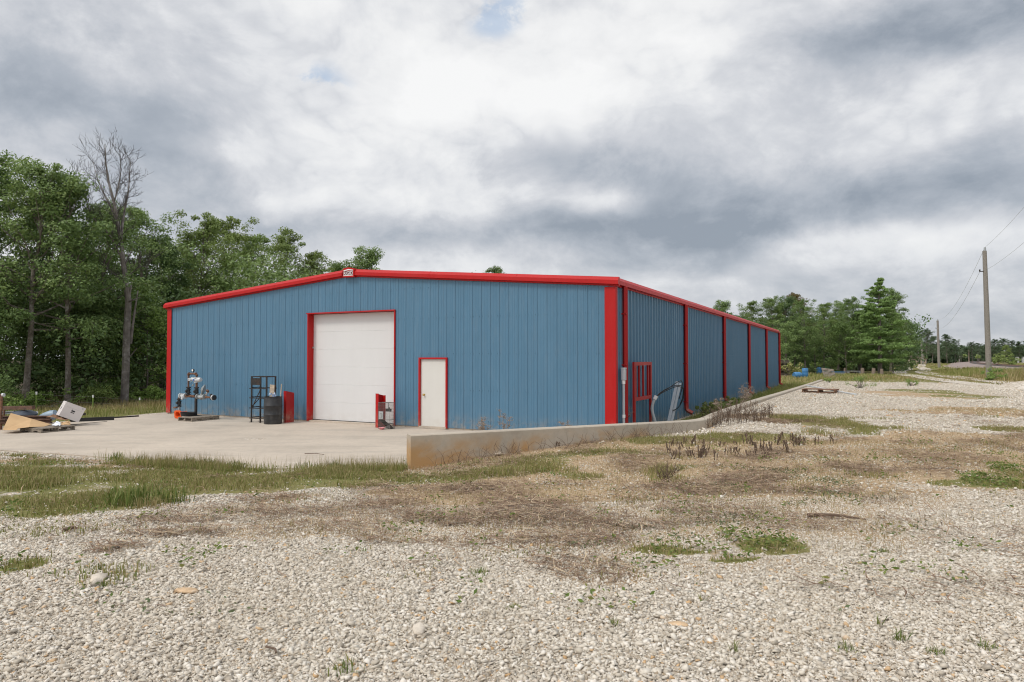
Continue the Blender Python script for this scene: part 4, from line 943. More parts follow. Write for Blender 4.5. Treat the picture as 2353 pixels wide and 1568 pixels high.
# brush pile
m = MB(); p = gt(1871, 856) + Vector((0, 4, 0))
for k_ in range(240):
    a = random.random() * 6.28; rr = random.random() ** 0.6; c = p + Vector((1.25 * rr * math.cos(a), 0.8 * rr * math.sin(a), 0))
    hh = 0.95 * (1 - rr * .7); d = Vector((random.gauss(0, 1), random.gauss(0, 1), random.gauss(0, .7))).normalized() * random.uniform(0.15, 0.45)
    c.z += random.uniform(0.05, hh + 0.1); m.tube([c - d, c + d], [0.028, 0.012], 5)
tag(m.build('brush_pile', 'stalk', fix=False), 'heap of brown cut branches in front of the dark wood', 'brush pile')
p = gt(1838, 858) + Vector((0, 3, 0)); t = thing('wooden_trestle', 'low wooden trestle in the weeds behind the blue barrels', 'trestle', p)
MB().b2((-0.75, -0.12, 0.75), (0.75, 0.12, 0.83)).build('top', 'post', t)
for x in (-0.62, 0.62): MB().bar((x, -0.25, -.05), (x, 0, 0.75), 0.09).bar((x, 0.25, -.05), (x, 0.0, 0.749), 0.09).build('leg', 'post', t)
p = gt(1960, 858.5); tag(MB().b2((-0.75, -0.4, 0.25), (0.8, 0.4, 0.31)).b2((-0.7, -0.35, 0), (-0.6, 0.35, 0.25)).b2((0.6, -0.35, 0), (0.7, 0.35, 0.25)).build('white_board', 'white', loc=p), 'white panel lying low in the grass near the pine', 'panel')
# wooden stakes at the wood edge
st_lab = ['short stake beside the brush pile', 'leaning thin stake left of the brush pile', 'stake behind the green crate', 'stake in the weeds right of the blue trough', 'thick stake left of the pine trunk', 'thick stake touching the pine trunk', 'stake just right of the pine trunk']
for (px, py0, py1, w), lb in zip(((1881.5, 845, 857, .34), (1855, 846, 857, .16), (1910, 843, 855, .26), (1940.5, 846, 858, .25), (1982, 846, 860, .42), (2007, 846, 860, .42), (2026, 848, 860, .36)), st_lab):
    a = gt(px, py1 + 1.2); b = at(px + random.uniform(-.5, .8), py0, a.y)
    tag(MB().tube([a - Vector((0, 0, .1)), b], [w * .5, w * .42], 8).build('wooden_stake', 'post'), 'weathered wooden ' + lb, 'stake', 'stakes along the wood edge')

# ------------------------------------------------------------------ utility poles and wires
def pole(label, base, h, r, lean=(0, 0), detail=True):
    t = thing('utility_pole', label, 'utility pole', base, 0, 'utility poles along the track')
    MB().tube([(0, 0, -0.3), (lean[0] * .5, lean[1] * .5, h * .5), (lean[0], lean[1], h)], [r * 1.2, r * 1.05, r * 0.85], 14).build('shaft', 'pole', t, True)
    if detail:
        MB().tube([(lean[0] + .03, lean[1], h), (lean[0] + .03, lean[1], h + 0.28)], [0.09, 0.07], 10).build('pin_insulator', 'grey_metal', t, True)
        MB().bar((lean[0] - 0.42, lean[1], h - 1.6), (lean[0] + 0.05, lean[1], h - 1.6), 0.06).tube([(lean[0] - 0.40, lean[1], h - 1.6), (lean[0] - 0.40, lean[1], h - 1.45)], 0.05, 8).build('side_bracket', 'steel_black', t, True)
    return t
b1 = gt(2273, 872); h1 = at(2268, 577, b1.y).z - b1.z
pole('tall grey wooden utility pole nearest the gravel road', b1, h1, 0.17, (-0.18, 0))
b2_ = at(2158, 847, 138); b2_.z = T(b2_.x, b2_.y); h2 = at(2157, 737, 138).z - b2_.z
pole('mid distance utility pole between the road and the railway', b2_, h2, 0.22, (-0.15, 0))
b3 = at(2121.5, 845, 205); b3.z = T(b3.x, b3.y); h3 = at(2120, 775, 205).z - b3.z
pole('slightly leaning utility pole beside the bend of the track road', b3, h3, 0.26, (-0.6, 0))
b0 = b1 + Vector((-26, -45, 0)); b0.z = T(b0.x, b0.y)
tops = [b0 + Vector((0, 0, h1 + .28)), b1 + Vector((-.15, 0, h1 + .28)), b2_ + Vector((-.12, 0, h2 + .28)), b3 + Vector((-.57, 0, h3 + .28))]
def wire(label, P, Q, sag, r, cat='wire'):
    pts = []
    for i in range(33):
        f = i / 32; p = P.lerp(Q, f); p.z -= sag * 4 * f * (1 - f); pts.append(p)
    tag(MB().tube(pts, r, 5).build('power_line', 'pale_metal', smooth=True), label, cat)
nm = (('running out of frame from the nearest pole', .008, 0.7), ('between the nearest and the mid distance pole', .011, 1.6), ('beyond the mid distance pole', .014, 1.0))
for i, (s_, r_, sg_) in enumerate(nm):
    wire('upper thin wire ' + s_, tops[i], tops[i + 1], sg_, r_)
    dz = Vector((0, 0, -1.75)); dx_ = Vector((.1 if i == 0 else -.35, 0, 0))
    wire('lower thin wire ' + s_, tops[i] + dz + dx_, tops[i + 1] + dz + dx_, sg_, r_)
far_p = (('distant pole with a white lamp left of the railway bend', 2152.5, 829, 800, True), ('distant pole with a white lamp in front of the middle far trees', 2204.5, 828, 803, True), ('distant short brown pole in front of the far trees', 2226.5, 827, 804, False), ('distant grey pole leaning left beside the railway', 2247.5, 827, 801, False), ('distant pole with a pale box near the yellowish far tree', 2308.5, 826, 801, True))
for lb, px, yb, yt, lamp in far_p:
    Y = 330; a = at(px, yb, Y); a.z = T(a.x, a.y) - .3; h = at(px, yt, Y).z - a.z
    t = thing('utility_pole', lb, 'utility pole', a, 0, 'distant poles by the railway')
    MB().tube([(0, 0, 0), ((-0.5 if 'left beside' in lb else 0), 0, h)], [0.3, 0.24], 8).build('shaft', 'post' if 'brown' in lb else 'pole', t, True)
    if lamp: MB().lathe([(0, -.45), (.4, -.35), (.5, 0), (.35, .4), (0, .5)], (-0.25, -.2, h - 1.4), 12).build('lamp', 'white', t, True)

# railway
RAIL = [tuple(at(px, py, Y)[:2]) for px, py, Y in ((2750, 0, 72), (2500, 0, 87), (2353, 0, 102), (2279, 0, 131), (2236, 0, 174), (2221, 0, 232), (2226, 0, 320), (2255, 0, 440), (2300, 0, 560))]
rp = chaikin(RAIL, 3); t = thing('railway_track', 'curving railway track on a pinkish ballast bank beyond the meadow', 'railway')
RZ = 0.78
def railstrip(offs, zs, nm, mat):
    p = np.array(rp); tt = np.gradient(p, axis=0); tt /= np.linalg.norm(tt, axis=1)[:, None]; nn = np.stack([tt[:, 1], -tt[:, 0]], 1); k = len(offs)
    V = np.stack([np.column_stack([p + nn * o, np.full(len(p), z)]) for o, z in zip(offs, zs)], 1).reshape(-1, 3)
    F = [(i * k + j, i * k + j + 1, (i + 1) * k + j + 1, (i + 1) * k + j) for i in range(len(p) - 1) for j in range(k - 1)]
    return np_mesh(nm, V, F, mat, t)
railstrip([-10, -6.5, -1.7, 1.7, 6, 10], [0.1, 0.50, RZ, RZ, 0.45, 0.1], 'ballast', 'ballast')
for s in (-0.75, 0.75): railstrip([s - .07, s - .07, s + .07, s + .07], [RZ - .02, RZ + .26, RZ + .26, RZ - .02], 'rail', 'rust_beam')
railstrip([-1.25, -1.25, 1.25, 1.25], [RZ - .02, RZ + .12, RZ + .12, RZ - .02], 'sleepers', 'steel_black')
# far house and cabinets
hb = at(2110, 836, 232); hb.z = T(hb.x, hb.y)
t = thing('house', 'small tan house with a brown roof at the end of the track road', 'house', hb)
MB().b2((-2.9, 0, -.2), (2.9, 5, 1.75)).build('wall', 'wood_pale', t)
MB().prism([(-3.2, -0.3, 1.751), (3.2, -.3, 1.751), (3.2, 2.5, 2.75), (-3.2, 2.5, 2.75)], (0, 0, 0.12)).build('roof', 'rust_beam', t)
MB().b2((-0.2, -0.03, 0), (0.7, -0.005, 1.5)).build('door', 'steel_black', t); MB().b2((1.3, -0.03, 0.6), (2.2, -0.005, 1.3)).build('window', 'steel_black', t); MB().b2((-2.2, -0.03, 0.6), (-1.3, -0.005, 1.3)).build('window', 'steel_black', t)
for px, lb in ((2339.5, 'white equipment cabinet beyond the railway near the far trees'), (2354, 'white equipment cabinet at the edge of the view beyond the railway')):
    a = at(px, 826, 300); a.z = T(a.x, a.y); hh = at(px, 820.5, 300).z - a.z
    t = thing('equipment_cabinet', lb, 'cabinet', a); MB().b2((-.5, 0, 0), (.5, 1, hh)).build('body', 'white', t); MB().b2((-.56, -.05, hh + .001), (.56, 1.05, hh + .1)).build('lid', 'pvc', t)
# gravel mound at the right edge
mp = gt(2365, 893); vs = []; fs = []; nr = 14; nk = 40
for i in range(nr + 1):
    for k_ in range(nk):
        r_ = 1.9 * i / nr; a = k_ * 2 * math.pi / nk; x_, y_ = mp.x + r_ * math.cos(a) * 1.0, mp.y + r_ * math.sin(a)
        vs.append((x_, y_, T(x_, y_) - .03 + 0.42 * math.cos(min(1, i / nr) * math.pi / 2) ** 1.3 + 0.03 * random.random()))
for i in range(nr):
    for k_ in range(nk): fs.append((i * nk + k_, i * nk + (k_ + 1) % nk, (i + 1) * nk + (k_ + 1) % nk, (i + 1) * nk + k_))
tag(MB().add(vs, fs).build('gravel_mound', 'road', smooth=True), 'mound of pale gravel beside the track road', 'gravel mound', kind='thing')

# ------------------------------------------------------------------ wire fence at the wood edge
t = thing('wire_fence', 'wire fence on green steel posts with white tops along the wood edge', 'fence', (0, 0, 0))
fpos = [(-260, 20.5, 896), (-60, 26, 898), (84, 31, 900.5), (214, 32, 908), (321, 34, 914), (398, 37, 917)]
ft = []
for px, Y, py in fpos:
    tp = at(px, py, Y); ft.append(tp); g_ = T(tp.x, tp.y)
    MB().bar((tp.x, tp.y, g_ - .1), tp - Vector((0, 0, .13)), 0.05, 0.045).build('post', 'bush', t); MB().bar(tp - Vector((0, 0, .129)), tp, 0.056, 0.05).build('post_top', 'white', t)
for dz in (0.09, 0.36, 0.62):
    m = MB()
    for a, b in zip(ft[:-1], ft[1:]): m.tube([a - Vector((0, 0, dz)), a.lerp(b, .5) - Vector((0, 0, dz + .03)), b - Vector((0, 0, dz))], 0.0038, 4)
    m.build('wire', 'screen', t)

# ------------------------------------------------------------------ gravel stones
M['grit'] = island('limestone_grit', [(0, (0.36, 0.29, 0.21)), (0.4, (0.52, 0.45, 0.36)), (0.8, (0.64, 0.58, 0.49)), (1, (0.70, 0.65, 0.57))], 0.9, 0.1)
M['chips'] = island('soil_chips', [(0, (0.36, 0.24, 0.13)), (0.45, (0.54, 0.41, 0.26)), (0.75, (0.64, 0.54, 0.40)), (1, (0.72, 0.66, 0.57))], 0.9, 0.1)
def ico(sub):
    import bmesh
    bm = bmesh.new(); bmesh.ops.create_icosphere(bm, subdivisions=sub, radius=1.0)
    V = np.array([v.co[:] for v in bm.verts]); F = np.array([[v.index for v in f.verts] for f in bm.faces]); bm.free(); return V, F
def stone_variants(npts, n, seed):
    import bmesh
    r = np.random.default_rng(seed); o = []
    for i in range(n):
        d = r.normal(size=(npts, 3)); d /= (np.abs(d) ** 3.2).sum(1)[:, None] ** (1 / 3.2); d *= r.uniform(.8, 1.05, (npts, 1)) * np.array([1.12, r.uniform(.6, .98), r.uniform(.34, .66)])
        bm = bmesh.new(); vs = [bm.verts.new(v) for v in d]; res = bmesh.ops.convex_hull(bm, input=vs)
        bmesh.ops.delete(bm, geom=[v for v in bm.verts if not v.link_faces], context='VERTS'); bmesh.ops.recalc_face_normals(bm, faces=bm.faces); bmesh.ops.triangulate(bm, faces=bm.faces)
        bm.verts.index_update(); o.append((np.array([v.co[:] for v in bm.verts]), np.array([[v.index for v in f.verts] for f in bm.faces]))); bm.free()
    return o
def rotmats(n, r, tilt=0.6):
    a = r.uniform(0, 2 * np.pi, n); b = r.normal(0, tilt, n); c = r.normal(0, tilt, n)
    ca, sa, cb, sb, cc, sc = np.cos(a), np.sin(a), np.cos(b), np.sin(b), np.cos(c), np.sin(c)
    Rz = np.zeros((n, 3, 3)); Rz[:, 0, 0] = ca; Rz[:, 0, 1] = -sa; Rz[:, 1, 0] = sa; Rz[:, 1, 1] = ca; Rz[:, 2, 2] = 1
    Rx = np.zeros((n, 3, 3)); Rx[:, 0, 0] = 1; Rx[:, 1, 1] = cb; Rx[:, 1, 2] = -sb; Rx[:, 2, 1] = sb; Rx[:, 2, 2] = cb
    Ry = np.zeros((n, 3, 3)); Ry[:, 1, 1] = 1; Ry[:, 0, 0] = cc; Ry[:, 0, 2] = sc; Ry[:, 2, 0] = -sc; Ry[:, 2, 2] = cc
    return Rz @ Rx @ Ry
def view_points(n, y0, y1, r, half=0.83):
    y = np.sqrt(r.uniform(0, 1, n) * (y1 * y1 - y0 * y0) + y0 * y0); x = r.uniform(-1, 1, n) * (half * y + 0.6); return x, y
def on_high(x, y, m=0.2):
    d, s = polyd(x, y, LINE); return (d * s > m)
def scatter_stones(n, y0, y1, size, sub, seed):
    r = np.random.default_rng(seed); x, y = view_points(n, y0, y1, r); ok = on_high(x, y); x, y = x[ok], y[ok]
    g, d, st, lit, cl = masks(x, y)
    keep = r.uniform(0, 1, len(x)) < np.clip(1 - np.maximum(np.maximum(ss(.15, .55, g), ss(.25, .8, st) * .93), ss(.1, .7, d) * np.clip(.78 + .32 * vnoise(x, y, 1.6, 43), 0, .97)), 0.03, 1) * np.clip(0.6 + vnoise(x, y, 0.8, 41) * 0.9, 0, 1)
    x, y = x[keep], y[keep]; n = len(x); z = terrain(x, y)
    s = size * np.exp(r.normal(0, 0.42, n)); s = np.clip(s, size * .4, size * 2.6)
    var = stone_variants(sub, 24, seed + 1); Rm = rotmats(n, r, .35); which = r.integers(0, 24, n); P = np.stack([x, y, z + s * 0.10 + r.uniform(0, 0.40, n) * s], -1); Vo = []; Fo = []; k = 0
    for i, (V0, F0) in enumerate(var):
        m = which == i; VV = np.einsum('nij,kj->nki', Rm[m], V0) * s[m][:, None, None] + P[m][:, None]; nn = len(VV); Vo.append(VV.reshape(-1, 3)); Fo.append((F0[None] + (np.arange(nn) * len(V0))[:, None, None]).reshape(-1, 3) + k); k += nn * len(V0)
    return np.concatenate(Vo), np.concatenate(Fo)
Va, Fa = scatter_stones(150000, 2.9, 6.3, 0.0115, 9, 101)
Vb, Fb = scatter_stones(260000, 6.3, 13.5, 0.0130, 8, 103)
gs = np_mesh('gravel', np.concatenate([Va, Vb]), np.concatenate([Fa, Fb + len(Va)]), 'stone'); tag(gs, kind='stuff')
def ico0(seed, n, y0, y1, size):
    V0 = np.array([(1, 0, 0), (-1, 0, 0), (0, 1, 0), (0, -1, 0), (0, 0, 1), (0, 0, -1)], float); F0 = np.array([(0, 2, 4), (2, 1, 4), (1, 3, 4), (3, 0, 4), (2, 0, 5), (1, 2, 5), (3, 1, 5), (0, 3, 5)])
    r = np.random.default_rng(seed); x, y = view_points(n, y0, y1, r); ok = on_high(x, y, .25); x, y = x[ok], y[ok]
    g, d, st, lit, cl = masks(x, y); keep = r.uniform(0, 1, len(x)) < np.clip(1 - np.maximum(np.maximum(g, st * .9), ss(.1, .8, d) * 0.95), 0.03, 1); x, y = x[keep], y[keep]; n = len(x)
    s = size * np.exp(r.normal(0, .35, n)); VV = V0[None] * np.array([1.1, .9, .6]) * s[:, None, None] * r.uniform(.7, 1.2, (n, 6, 1)); VV = np.einsum('nij,nkj->nki', rotmats(n, r), VV) + np.stack([x, y, terrain(x, y) + s * .3], -1)[:, None]
    return VV.reshape(-1, 3), (F0[None] + (np.arange(n) * 6)[:, None, None]).reshape(-1, 3)
Vc, Fc = ico0(107, 230000, 13.5, 54, 0.026)
tag(np_mesh('gravel', Vc, Fc, 'stone'), kind='stuff')
x, y = view_points(330000, 6.0, 24, r0_ := np.random.default_rng(109), .80); ok = on_high(x, y, .2); x, y = x[ok], y[ok]; g, d, st, lit, cl = masks(x, y); ok = r0_.uniform(0, 1, len(x)) < np.clip(np.maximum(d, st * .8) - .2, 0, 1) * (.25 + .75 * vnoise(x, y, 2.1, 45)) * .55; x, y = x[ok], y[ok]
ch_var = stone_variants(8, 1, 5)[0]; n = len(x); s0 = .0085 * np.exp(r0_.normal(0, .45, n)) * np.clip(y / 9, .8, 2.0)
VV = np.einsum('nij,kj->nki', rotmats(n, r0_, .4), ch_var[0]) * s0[:, None, None] + np.stack([x, y, terrain(x, y) + s0 * .2], -1)[:, None]
tag(np_mesh('stone_chips', VV.reshape(-1, 3), (ch_var[1][None] + (np.arange(n) * len(ch_var[0]))[:, None, None]).reshape(-1, 3), 'chips'), kind='stuff')
def fines(n, y0, y1, size, seed):      # fines and grit between the stones
    r = np.random.default_rng(seed); x, y = view_points(n, y0, y1, r); ok = on_high(x, y); x, y = x[ok], y[ok]; g, d, st, lit, cl = masks(x, y); ok = r.uniform(0, 1, len(x)) < 1 - ss(.2, .6, g); x, y = x[ok], y[ok]; n = len(x)
    T0 = np.array([(1, 0, -.4), (-.6, .85, -.4), (-.6, -.85, -.4), (0, 0, .8)]); F0 = np.array([(0, 1, 3), (1, 2, 3), (2, 0, 3)]); s0 = size * np.exp(r.normal(0, .4, n))
    VV = np.einsum('nij,kj->nki', rotmats(n, r, .3), T0) * s0[:, None, None] + np.stack([x, y, terrain(x, y) + r.uniform(.001, .012, n)], -1)[:, None]
    return VV.reshape(-1, 3), (F0[None] + (np.arange(n) * 4)[:, None, None]).reshape(-1, 3)
Vd, Fd = fines(190000, 2.9, 8.5, .0062, 111); tag(np_mesh('grit', Vd, Fd, 'grit'), kind='stuff')
# larger rocks one can point to
def rock(label, px, py, w, mat, seed):
    vs_, F = stone_variants(26, 1, seed)[0]; p = gt(px, py); s = w * p.y / FPX / 2
    o = np_mesh('rock', vs_ * s, F, mat); o.location = (p.x, p.y, p.z + s * .25); o.rotation_euler = (0, 0, seed); o.scale = (1.15, .9, .6); tag(o, label, 'rock')
rock('orange tan rock among the gravel near the left', 428, 1363, 46, 'rock', 3)
rock('flat pale rock beside a grass sprout at the left', 222, 1340, 60, 'rock_pale', 5)
rock('flat pale tan stone lying in the gravel below the straw patch', 962, 1452, 56, 'rock_pale', 8)
rock('square orange rock in the foreground gravel', 1557, 1438, 38, 'rock', 12)
rock('white rock at the foot of the kerb wall', 1462 - 0, 1030, 22, 'white', 4) if False else rock('white rock at the foot of the kerb wall', 1150, 1046, 24, 'rock_pale', 4)

# ------------------------------------------------------------------ grass, straw, weeds
def blades(x, y, h, w, r, lean=0.5, z=None, segs=2):
    """upright tapering blades; returns vertices and triangles"""
    n = len(x); z = terrain(x, y) if z is None else z
    a = r.uniform(0, 2 * np.pi, n); b = r.uniform(0, 2 * np.pi, n); ln = np.abs(r.normal(0, lean, n))
    px, py = np.cos(a) * w / 2, np.sin(a) * w / 2
    P0 = np.stack([x - px, y - py, z - 0.01], -1); P1 = np.stack([x + px, y + py, z - 0.01], -1)
    mx = x + np.cos(b) * ln * h * .25; my = y + np.sin(b) * ln * h * .25; mz = z + h * .6
    P2 = np.stack([mx - px * .7, my - py * .7, mz], -1); P3 = np.stack([mx + px * .7, my + py * .7, mz], -1)
    P4 = np.stack([x + np.cos(b) * ln * h * .8, y + np.sin(b) * ln * h * .8, z + h * (1 - .25 * np.clip(ln, 0, 1.5))], -1)
    V = np.stack([P0, P1, P2, P3, P4], 1).reshape(-1, 3); o = (np.arange(n) * 5)[:, None]
    F = np.concatenate([o + np.array([0, 1, 3]), o + np.array([0, 3, 2]), o + np.array([2, 3, 4])]); return V, F
class Acc:
    def __init__(s): s.V = []; s.F = []; s.n = 0
    def add(s, VF):
        s.V.append(VF[0]); s.F.append(VF[1] + s.n); s.n += len(VF[0])
    def build(s, name, mat): return tag(np_mesh(name, np.concatenate(s.V), np.concatenate(s.F), mat), kind='stuff')
r = np.random.default_rng(77)
G = Acc(); D = Acc(); S = Acc(); CLV = Acc()
lb = lambda x, y: ((x - CB.x) * EX.x + (y - CB.y) * EX.y, (x - CB.x) * EY.x + (y - CB.y) * EY.y)
def not_slab(x, y):
    lx, ly = lb(x, y); d, s = polyd(x, y, LINE)
    return ~(((d * s < 0.05) & (lx < 0.12) & (lx > -18.35) & (ly < 39)))
# near grass
x, y = view_points(420000, 5.0, 19, r, 0.80); g, d, st, lit, cl = masks(x, y); ok = (r.uniform(0, 1, len(x)) < np.clip(g - 0.30 + (vnoise(x, y, 1.3, 51) - .5) * 1.5, 0, 1) ** 1.3) & not_slab(x, y) & on_high(x, y, 0.03); x, y = x[ok], y[ok]
hv = 0.035 + 0.13 * vnoise(x, y, 0.9, 52) ** 2 * np.clip((y - 6) / 5, 0.3, 1); G.add(blades(x, y, hv * r.uniform(.5, 1.5, len(x)), 0.010 * np.ones(len(x)), r, .7))
ok = r.uniform(0, 1, len(x)) < .45 + .55 * vnoise(x, y, .6, 81) + .5 * masks(x, y)[1]; D.add(blades(x[ok], y[ok], hv[ok] * r.uniform(.6, 1.7, ok.sum()), 0.007 * np.ones(ok.sum()), r, .6))
# taller fringe along the apron edge
fe = np.array(FRONT[2:] + [WALL[0]]); 
def along(pts, n, off0, off1):
    t = r.uniform(0, len(pts) - 1.001, n); i = t.astype(int); f = t - i; p = pts[i] * (1 - f)[:, None] + pts[i + 1] * f[:, None]; dd = pts[i + 1] - pts[i]; dd = dd / np.linalg.norm(dd, axis=1)[:, None]; nn = np.stack([dd[:, 1], -dd[:, 0]], 1)
    return p + nn * r.uniform(off0, off1, n)[:, None]
p = along(fe, 22000, 0.05, 1.1); x, y = p[:, 0], p[:, 1]; ok = r.uniform(0, 1, len(x)) < np.clip(vnoise(x, y, 0.7, 53) * 2 - .5, 0.02, 1) * ss(-9.5, -7, x); x, y = x[ok], y[ok]
G.add(blades(x, y, r.uniform(.05, .20, len(x)), .008 * np.ones(len(x)), r, .4)); ok = r.uniform(0, 1, len(x)) < .3; D.add(blades(x[ok], y[ok], r.uniform(.10, .36, ok.sum()), .006 * np.ones(ok.sum()), r, .25))
# dry thin grass over the tan soil
x, y = view_points(260000, 6, 22, r, 0.80); g, d, st, lit, cl = masks(x, y); ok = (r.uniform(0, 1, len(x)) < np.clip(np.maximum(d, st) - .35 + (vnoise(x, y, 1.0, 55) - .5) * 1.3, 0, 1) * .5) & on_high(x, y, .15); x, y = x[ok], y[ok]
D.add(blades(x, y, r.uniform(.015, .10, len(x)), .006 * np.ones(len(x)), r, 1.0))
# strip between the long wall and the kerb, and the lawn behind the lot
lx = r.uniform(0.15, 2.1, 16000); ly = r.uniform(-0.3, 40, 16000); pw = [CB.x + lx * EX.x + ly * EY.x, CB.y + lx * EX.y + ly * EY.y]; x, y = np.array(pw[0]), np.array(pw[1]); dd, s_ = polyd(x, y, LINE); ok = (dd * s_ < -.16) & (vnoise(x, y, .55, 57) + ss(8, 30, ly) * .25 > .50); x, y = x[ok], y[ok]; lx_, ly_ = lb(x, y)
G.add(blades(x, y, r.uniform(.1, .42, len(x)) * (0.5 + 0.7 * vnoise(x, y, .8, 58)), .012 * np.ones(len(x)), r, .45))
def field(n, y0, y1, hmin, hmax, w, test, dryp, half=.85):
    x, y = view_points(n, y0, y1, r, half); ok = test(x, y); x, y = x[ok], y[ok]; g, d, st, lit, cl = masks(x, y); ok = r.uniform(0, 1, len(x)) < g - .2; x, y = x[ok], y[ok]
    dp = np.clip(dryp + (vnoise(x, y, .12, 61) - .5) * 1.4, 0.02, .98); isd = r.uniform(0, 1, len(x)) < dp
    h = r.uniform(hmin, hmax, len(x)) * (0.45 + vnoise(x, y, .3, 62))
    h = h * (.35 + .65 * ss(2.0, 5, polyd(x, y, ROAD)[0])) * (1 + .9 * ss(75, 45, y) * (x > 24) * (lb(x, y)[0] > 14))
    for A_, k in ((G, ~isd), (D, isd)): A_.add(blades(x[k], y[k], h[k], w * (y[k] / 40) ** .5, r, .5))
field(150000, 18, 44, .12, .36, .022, lambda x, y: (x < -8) & (lb(x, y)[0] < -18.45), .35)
field(60000, 48, 78, .10, .30, .035, lambda x, y: (x > 16) & (x < 46) & (lb(x, y)[1] > 33), .45, .8)
field(150000, 26, 110, .10, .30, .045, lambda x, y: (x > 24) & (lb(x, y)[0] > 12), .30, .8)
field(110000, 30, 85, .35, .75, .03, lambda x, y: (x > 22) & (lb(x, y)[0] > 14) & (np.abs(polyd(x, y, ROAD)[0] - 9) < 7) & (polyd(x, y, ROAD)[1] > 0), .25, .8)
field(60000, 100, 240, .1, .26, .12, lambda x, y: (x > 40), .35, .85)
G.build('grass', 'grass'); D.build('dry_grass', 'grass_dry')
# flat straw mats
def lying(x, y, ln, w, r, lift=.03):
    n = len(x); z = terrain(x, y) + r.uniform(0.004, lift, n); a = r.uniform(0, 2 * np.pi, n); ux, uy = np.cos(a) * ln / 2, np.sin(a) * ln / 2; tz = r.normal(0, .18, n) * ln
    px, py = -np.sin(a) * w / 2, np.cos(a) * w / 2; k = r.normal(0, .15, n) * ln
    V = np.stack([np.stack([x - ux, y - uy, z - tz * .5], -1), np.stack([x + px + k * -np.sin(a), y + py + k * np.cos(a), z + .2 * np.abs(tz)], -1), np.stack([x + ux, y + uy, z + np.abs(tz) * .5], -1), np.stack([x - px + k * -np.sin(a), y - py + k * np.cos(a), z + .2 * np.abs(tz) + .002], -1)], 1).reshape(-1, 3)
    return V, np.arange(n * 4).reshape(-1, 4)
x, y = view_points(330000, 4.6, 20, r, .8); g, d, st, lit, cl = masks(x, y); ok = (r.uniform(0, 1, len(x)) < np.clip(np.maximum(st * 1.15, d * .42) - .22 + (vnoise(x, y, 1.4, 65) - .5) * 1.0, 0.006, 1)) & on_high(x, y, .15); x, y = x[ok], y[ok]
S.add(lying(x, y, r.uniform(.07, .34, len(x)), .0085 * r.uniform(.6, 1.5, len(x)), r, .06)); S.build('straw', 'straw')
# low grey-green ground cover and leafy weeds growing through the gravel
def leaflets(x, y, hmax, sz, r):
    n = len(x); z = terrain(x, y) + r.uniform(.01, 1, n) * hmax; d = r.normal(size=(n, 3)); d[:, 2] *= .35; d /= np.linalg.norm(d, axis=1)[:, None]; e = np.cross(d, r.normal(size=(n, 3))); e /= np.linalg.norm(e, axis=1)[:, None]
    c = np.stack([x, y, z], -1); s = (sz * r.uniform(.6, 1.5, n))[:, None]; V = np.stack([c - d * s, c + e * s * .45, c + d * s, c - e * s * .45], 1).reshape(-1, 3); return V, np.arange(n * 4).reshape(-1, 4)
x, y = view_points(170000, 4.5, 16, r, .8); g, d, st, lit, cl = masks(x, y); ok = (r.uniform(0, 1, len(x)) < np.clip(cl - .30 + (vnoise(x, y, 2.2, 67) - .5) * 1.1, 0, 1)) & on_high(x, y, .2); CLV.add(leaflets(x[ok], y[ok], .045, .016, r)); CLV.build('ground_cover', 'clover')
# leafy patches (larger clumps of weeds in the foreground)
WD = Acc(); 
wp = [ell(*e) for e in ((1760, 1252, 75, 22), (1690, 1240, 45, 14), (1560, 1262, 90, 12), (1690, 1284, 55, 9), (1640, 1270, 40, 8), (2262, 1108, 55, 14), (20, 1305, 55, 18), (2310, 1082, 30, 8))]
x, y = view_points(260000, 4.5, 14, r, .82); v = emask(x, y, wp, 1.0); ok = r.uniform(0, 1, len(x)) < np.clip(v - .30 + (vnoise(x, y, 3.0, 69) - .5) * 1.3, 0, 1); WD.add(leaflets(x[ok], y[ok], .11, .02, r)); WD.build('weeds', 'weed')

# single tufts one can point to
def tuft_mesh(name, mat, n, h, w, spread, seed):
    rr = np.random.default_rng(seed); x = rr.normal(0, spread, n); y = rr.normal(0, spread, n); V, F = blades(x, y, rr.uniform(.4, 1, n) * h, np.full(n, w), rr, .9, z=np.zeros(n))
    return np_mesh(name, V, F, mat)
tufts = [tuft_mesh('grass_tuft', 'weed', 26, .13, .009, .03, 5), tuft_mesh('grass_tuft', 'weed', 40, .10, .010, .05, 6), tuft_mesh('grass_tuft', 'weed', 9, .17, .008, .015, 7)]
tpos = [(1410, 1437, 0), (2063, 1472, 0), (1948, 1497, 1), (2152, 1504, 1), (2020, 1440, 2), (1612, 1385, 2), (238, 1350, 0), (795, 1545, 1), (1690, 1500, 2), (2260, 1490, 1), (1180, 1400, 1), (1100, 1322, 1), (230, 1310, 1), (2030, 1270, 1)]
for i, (px, py, k) in enumerate(tpos):
    o = tufts[k] if px in (1410, 1948, 2020) else tufts[k].copy()
    if o.name not in COL.objects: COL.objects.link(o)
    p = gt(px, py); o.location = p; s_ = .5 + .4 * ((i * 37) % 10) / 10; o.scale = (s_, s_, s_); o.rotation_euler = (0, 0, i * 1.3)
    tag(o, 'small green grass sprout growing through the foreground gravel', 'grass tuft', 'green sprouts scattered in the gravel')
o = tuft_mesh('grass_tuft', 'weed', 220, .38, .012, .17, 9); o.location = gt(300, 1160); tag(o, 'tall bright green grass tuft at the edge of the left grass strip', 'grass tuft')
o = tuft_mesh('grass_tuft', 'weed', 130, .30, .012, .12, 10); o.location = gt(398, 1155); tag(o, 'bright green grass tuft beside a straw clump in the grass strip', 'grass tuft')
o = tuft_mesh('dry_grass_tuft', 'grass_dry', 120, .22, .008, .12, 11); o.location = gt(345, 1168); tag(o, 'bleached dry grass clump between two green tufts', 'dry grass')

